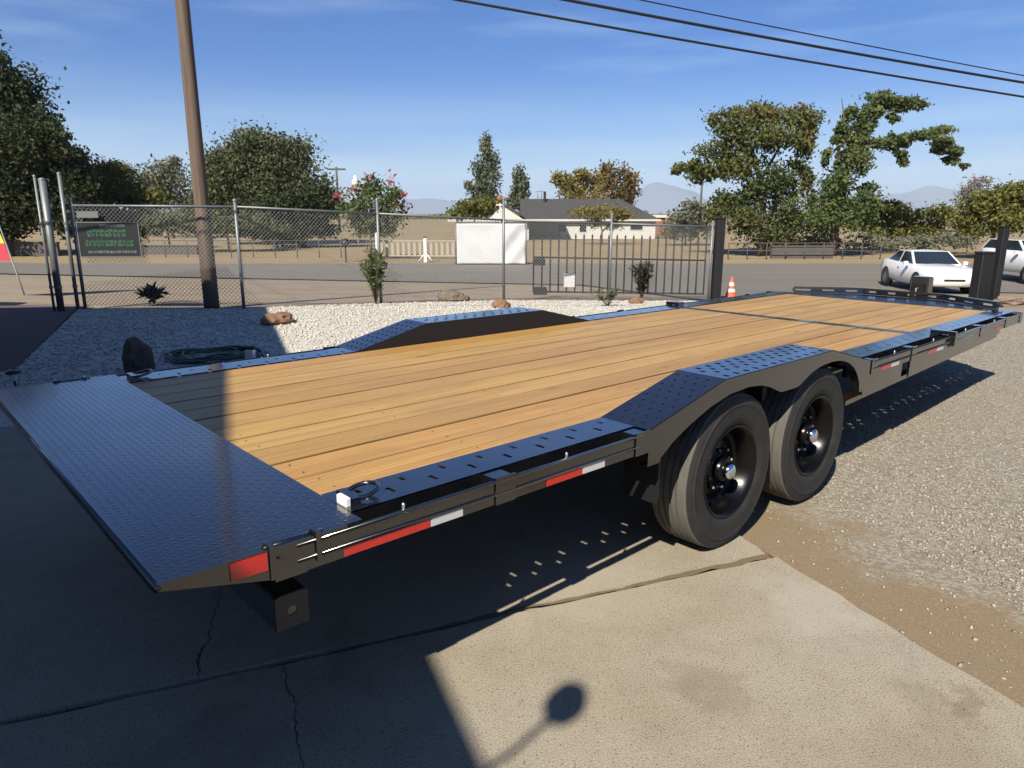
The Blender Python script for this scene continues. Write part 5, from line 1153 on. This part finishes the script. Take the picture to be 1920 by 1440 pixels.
# white screen hung from a frame at the far roadside
c = gp(921, 41.0); t = thing('white_screen', 'large white tarp screen on a frame across the road', 'tarp', c); s = 41.0 / F_PX
w2 = 64 * s; zt = zat(419, 41.0) - c.z; zb = max(0.03, zat(500, 41.0) - c.z)
V = []; Fc = []; nx, nz2 = 40, 24
for j in range(nz2 + 1):
    for i in range(nx + 1):
        x = -w2 + 2 * w2 * i / nx; z = zb + (zt - zb) * j / nz2
        y = 0.05 * noise.noise(Vector((x * 0.9, z * 0.8, 2))) + 0.025 * noise.noise(Vector((x * 2.2 + z * 2, z * 1.2, 7)))
        if x > 0.35 * w2: y += 0.05 * math.sin((x - z * 0.8) * 5.0)
        V.append((x, y, z))
for j in range(nz2):
    for i in range(nx): a = j * (nx + 1) + i; Fc.append((a, a + 1, a + nx + 2, a + nx + 1))
mb = MB(); mb.add(V, Fc, True); o = mb.build('tarp', 'white_tarp', t); so_ = o.modifiers.new('thick', 'SOLIDIFY'); so_.thickness = 0.012
for x in (-w2 - 0.06, w2 + 0.06): MB().tube([(x, 0.08, -0.05), (x, 0.08, zt + 0.05)], 0.04, 8).build('frame_post', 'galvanized', t)
MB().tube([(-w2 - 0.06, 0.08, zt + 0.03), (w2 + 0.06, 0.08, zt + 0.03)], 0.035, 8).build('frame_beam', 'galvanized', t)
# house with dark roof
HD = 84.0; c = gp(1095, HD); s = HD / F_PX
ht = thing('white_house', 'low white house with dark shingle roof and front gable', 'house', c)
def hu(u): return (u - 960) * s - c.x
ze = zat(412, HD) - c.z; zr = zat(372, HD) - c.z
x0, x1 = hu(985), hu(1228)
MB().box(x0, x1, 0, 8, -0.1, ze).build('wall', 'white_wall', ht)
rf = MB(); e0, e1 = x0 - 0.6, x1 + 0.5
A = [(e0, -0.6, ze), (e1, -0.6, ze), (e1, 8.6, ze), (e0, 8.6, ze), (e0, 4, zr), (e1 - 4.2, 4, zr)]
rf.add(A + [(x, y, z - 0.12) for x, y, z in A[:4]], [(0, 1, 5, 4), (1, 2, 5), (2, 3, 4, 5), (3, 0, 4), (0, 6, 7, 1), (1, 7, 8, 2), (2, 8, 9, 3), (3, 9, 6, 0), (9, 8, 7, 6)]); ro = rf.build('roof', 'roof_shingle', ht)
MB().box(hu(1023) - 0.15, hu(1023) + 0.15, 3.2, 3.6, zr - 0.9, zat(358, HD) - c.z).build('chimney', 'black_iron', ro)
tv = MB(); 
for q in (1010, 1017): tv.tube([(hu(q), 4.0, zr - 0.1), (hu(q), 4.0, zat(357, HD) - c.z)], 0.04, 6)
tv.tube([(hu(1007), 4.0, zat(358, HD) - c.z), (hu(1020), 4.0, zat(358, HD) - c.z)], 0.04, 6); tv.build('antenna', 'galvanized', ro)
MB().box(e0, e1, -0.66, -0.602, ze - 0.14, ze + 0.06).build('fascia', 'fascia_white', ht)
# front gable wing and its wide eave to the left
g0x, g1x, gy = hu(862), hu(990), -4.0; gm = hu(941)
MB().box(g0x, g1x, gy, 3.0, -0.1, ze).build('wing_wall', 'white_wall', ht)
gz = zat(379, HD) - c.z
MB().prism([(hu(912), ze + 0.001), (hu(982), ze + 0.001), (gm, gz - 0.12)], gy - 0.05, 2.5).build('gable', 'white_wall', ht)
sl1 = MB(); sl1.add([(gm, gy - 0.4, gz), (hu(990), gy - 0.4, ze + 0.08), (hu(990), 3.4, ze + 0.08), (gm, 3.4, gz), (gm, gy - 0.4, gz - 0.16), (hu(990), gy - 0.4, ze - 0.08), (hu(990), 3.4, ze - 0.08), (gm, 3.4, gz - 0.16)], [(0, 1, 2, 3), (0, 4, 5, 1), (7, 6, 5, 4), (1, 5, 6, 2), (2, 6, 7, 3)]); sl1.build('gable_roof', 'roof_shingle', ht)
sl2 = MB(); sl2.add([(gm, gy - 0.4, gz), (hu(905), gy - 0.4, ze + 0.08), (hu(905), 3.4, ze + 0.08), (gm, 3.4, gz), (gm, gy - 0.4, gz - 0.16), (hu(905), gy - 0.4, ze - 0.08), (hu(905), 3.4, ze - 0.08), (gm, 3.4, gz - 0.16)], [(3, 2, 1, 0), (1, 5, 4, 0), (4, 5, 6, 7), (2, 6, 5, 1), (3, 7, 6, 2)]); sl2.build('gable_roof', 'fascia_white', ht)
MB().box(hu(847), hu(1058), gy - 0.9, gy - 0.45, ze - 0.16, ze + 0.10).build('porch_eave', 'fascia_white', ht)
MB().box(hu(850), hu(1055), gy - 0.44, 0.0, ze - 0.18, ze + 0.04).build('porch_roof', 'roof_shingle', ht)
for (ua, ub, va, vb) in ((1045, 1062, 420, 436), (1085, 1100, 420, 436), (1180, 1205, 418, 432)):
    z0, z1 = zat(vb, HD) - c.z, zat(va, HD) - c.z
    f = MB().box(hu(ua), hu(ub), -0.05, -0.002, z0, z1).build('window', 'fascia_white', ht); MB().box(hu(ua) + 0.08, hu(ub) - 0.08, -0.06, -0.0505, z0 + 0.08, z1 - 0.08).build('pane', 'dark_glass', f)
c = gp(938, 70.0); t = thing('gable_ornament', 'pale finial lamp rising in front of the gable', 'lamp', c); s7 = 70.0 / F_PX
MB().tube([(0, 0, -0.1), (0, 0, zat(378, 70) - c.z)], 0.06, 8).build('post', 'fascia_white', t); MB().lathe([(0.0, 0), (0.28, 0.05), (0.32, 0.4), (0.1, 0.62), (0, 0.65)], 10, 'z', (0, 0, zat(378, 70) - c.z)).build('lantern', 'brick_red', t)
MB().box(-0.4, 0.4, -0.05, 0.05, zat(386, 70) - c.z, zat(383, 70) - c.z).build('arm', 'fascia_white', t)
# small brick building right of the house
c = gp(1258, 92); s = 92 / F_PX; t = thing('brick_shed', 'small orange brick building right of the white house', 'building', c)
MB().box(-2.2, 2.2, 0, 4, -0.1, zat(408, 92) - c.z).build('wall', 'brick_red', t); MB().box(-2.5, 2.5, -0.3, 4.3, zat(408, 92) - c.z + 0.001, zat(403, 92) - c.z).build('roof', 'fascia_white', t)
# cream panel fence, posts
ft2 = thing('panel_fence', 'low cream slatted fence panel across the road', 'fence'); 
a, b = gp(716, 47), gp(860, 47)
for i in range(15):
    f = i / 14; x = a.x + (b.x - a.x) * f; y = a.y + (b.y - a.y) * f
    MB().box(-0.09, 0.09, -0.015, 0.015, 0.12, 1.06).build('slat', 'cream_fence', ft2, (x, y, hz(x, y)))
for zz in (0.10, 1.06): MB().box(0, b.x - a.x, -0.05, 0.05, zz, zz + 0.09).build('rail', 'cream_fence', ft2, (a.x, a.y, a.z))
c = gp(708, 46); t = thing('marker_post', 'white post at the left end of the cream fence', 'post', c, 0, 'white roadside posts'); MB().bbox(-0.09, 0.09, -0.09, 0.09, -0.05, 1.55, 0.01).build('shaft', 'white_paint', t); MB().lathe([(0.13, 1.5505), (0.13, 1.59), (0.0, 1.68)], 4, 'z').build('cap', 'white_paint', t)
c = gp(798, 43.6); t = thing('marker_post', 'white post with spread feet before the cream fence', 'post', c, 0, 'white roadside posts')
MB().bbox(-0.10, 0.10, -0.10, 0.10, -0.05, 1.42, 0.01).build('shaft', 'white_paint', t); MB().bbox(-0.12, 0.12, -0.12, 0.12, 1.4205, 1.5, 0.02).build('cap', 'bark', t)
for sx in (-1, 1): MB().tube([(sx * 0.1, -0.02, 0.42), (sx * 0.42, -0.05, 0.0)], 0.045, 6).build('foot', 'white_paint', t)
# pipe fences and low walls beyond the road
def pipe_fence(label, ua, ub, d0, H2, n2, rails):
    t = thing('pipe_fence', label, 'fence'); a, b = gp(ua, d0), gp(ub, d0)
    for i in range(n2 + 1):
        f = i / n2; x = a.x + (b.x - a.x) * f; y = a.y + (b.y - a.y) * f; MB().tube([(0, 0, -0.05), (0, 0, H2)], 0.035, 6).build('post', 'wall_grey', t, (x, y, hz(x, y)))
    for zz in rails: MB().tube([(a.x, a.y, a.z + zz), (b.x, b.y, b.z + zz)], 0.028, 6).build('rail', 'wall_grey', t)
pipe_fence('low pipe fence under the large pair of trees', 1365, 1650, 46.5, 1.0, 8, (0.98, 0.5))
pipe_fence('thin pipe fence across the field below the round oak', 270, 640, 48, 1.1, 9, (1.08,))
for ua, ub, dd, hh, lb in ((-60, 112, 50, 0.85, 'low dark wall under the huge evergreen'), (262, 372, 52, 0.55, 'low grey wall across the road left of the utility pole'), (1445, 1560, 47.5, 0.7, 'low dark trough wall below the large pair of trees')):
    a, b = gp(ua, dd), gp(ub, dd); t = thing('low_wall', lb, 'wall', a)
    MB().bbox(0, b.x - a.x, -0.15, 0.15, -0.05, hh, 0.02).build('block', 'wall_grey', t); MB().bbox(-0.05, b.x - a.x + 0.05, -0.2, 0.2, hh + 0.0005, hh + 0.08, 0.02).build('coping', 'wall_grey', t)
# far poles
for u, dd, v, arm, lb in ((637, 120, 315, True, 'distant utility pole with crossarm right of the round oak'), (1311, 130, 325, False, 'thin distant pole under the left limb of the autumn tree')):
    c = gp(u, dd); t = thing('distant_pole', lb, 'pole', c, 0, 'distant poles'); z = zat(v, dd) - c.z
    MB().tube([(0, 0, -0.1), (0, 0, z)], [0.24, 0.17], 8).build('shaft', 'wall_grey', t)
    if arm: MB().box(-1.5, 1.5, -0.12, 0.12, z - 0.5, z - 0.2).build('crossarm', 'wall_grey', t)
c = gp(672, 70); t = thing('yard_lamp', 'white domed yard lamp on a slim white mast', 'lamp', c); z = zat(350, 70) - c.z
MB().tube([(0, 0, -0.1), (0, 0, z)], 0.07, 8).build('mast', 'white_paint', t); MB().lathe([(0.08, z), (0.34, z + 0.1), (0.36, z + 0.5), (0.18, z + 0.6), (0.16, z + 0.95), (0.0, z + 1.05)], 14, 'z').build('head', 'white_paint', t)
# more trees far off: one uncountable belt
V = []; n2 = 15000
xs = rng.uniform(-480, 480, n2); ys = rng.uniform(330, 420, n2); hgt = np.array([3.2 + 3.0 * noise.noise(Vector((x * 0.03, 0, 5))) + 1.4 * noise.noise(Vector((x * 0.15, 2, 5))) for x in xs])
zs = -1.2 + np.clip(hgt, 1.2, 9) * rng.random(n2)
V, Fc = leaves(np.stack([xs, ys, zs], 1), 0.8); stuff(tag(link('far_tree_belt', np_mesh('far_tree_belt', V, Fc, 4, rng.random(n2)), 'leaf_oak'), 'far line of trees along the horizon', 'trees'))
# mountains
def hills():
    nx, ny = 260, 9; V = []; Fc = []
    for j in range(ny):
        for i in range(nx):
            x = -9000 + 18000 * i / (nx - 1); y = 7400 + 1900 * j / (ny - 1); u = 960 + F_PX * x / 8000.0
            g = lambda c, w: math.exp(-((u - c) / w) ** 2)
            hh = 40 + 285 * g(1235, 62) + 90 * g(1310, 45) + 105 * g(800, 95) + 120 * g(700, 60) + 190 * g(1730, 90) + 170 * g(1900, 120) + 130 * g(100, 260) + 60 * g(480, 120)
            hh *= 1 + 0.35 * noise.noise(Vector((x * 0.0011, y * 0.0011, 1))) + 0.18 * noise.noise(Vector((x * 0.005, y * 0.004, 4)))
            V.append((x, y, -8 + hh * math.sin(math.pi * j / (ny - 1)) ** 0.8))
    for j in range(ny - 1):
        for i in range(nx - 1): a = j * nx + i; Fc.append((a, a + 1, a + nx + 1, a + nx))
    me = np_mesh('mountains', np.array(V), np.array(Fc), 4); me.polygons.foreach_set('use_smooth', [True] * len(Fc)); struct(link('mountains', me, 'hazed_rock'))
hills()

# ------------------------------------------------------------------ the air
hm = bpy.data.materials.new('haze'); hm.use_nodes = True; M['haze'] = hm; nt = hm.node_tree; nt.nodes.clear()
pv = nt.nodes.new('ShaderNodeVolumePrincipled'); pv.inputs['Color'].default_value = (0.70, 0.84, 1.0, 1); pv.inputs['Density'].default_value = 0.00010; pv.inputs['Anisotropy'].default_value = 0.0
ou = nt.nodes.new('ShaderNodeOutputMaterial'); nt.links.new(pv.outputs['Volume'], ou.inputs['Volume'])
stuff(MB().box(-9300, 9300, -700, 14300, -12, 420).build('haze', 'haze'))
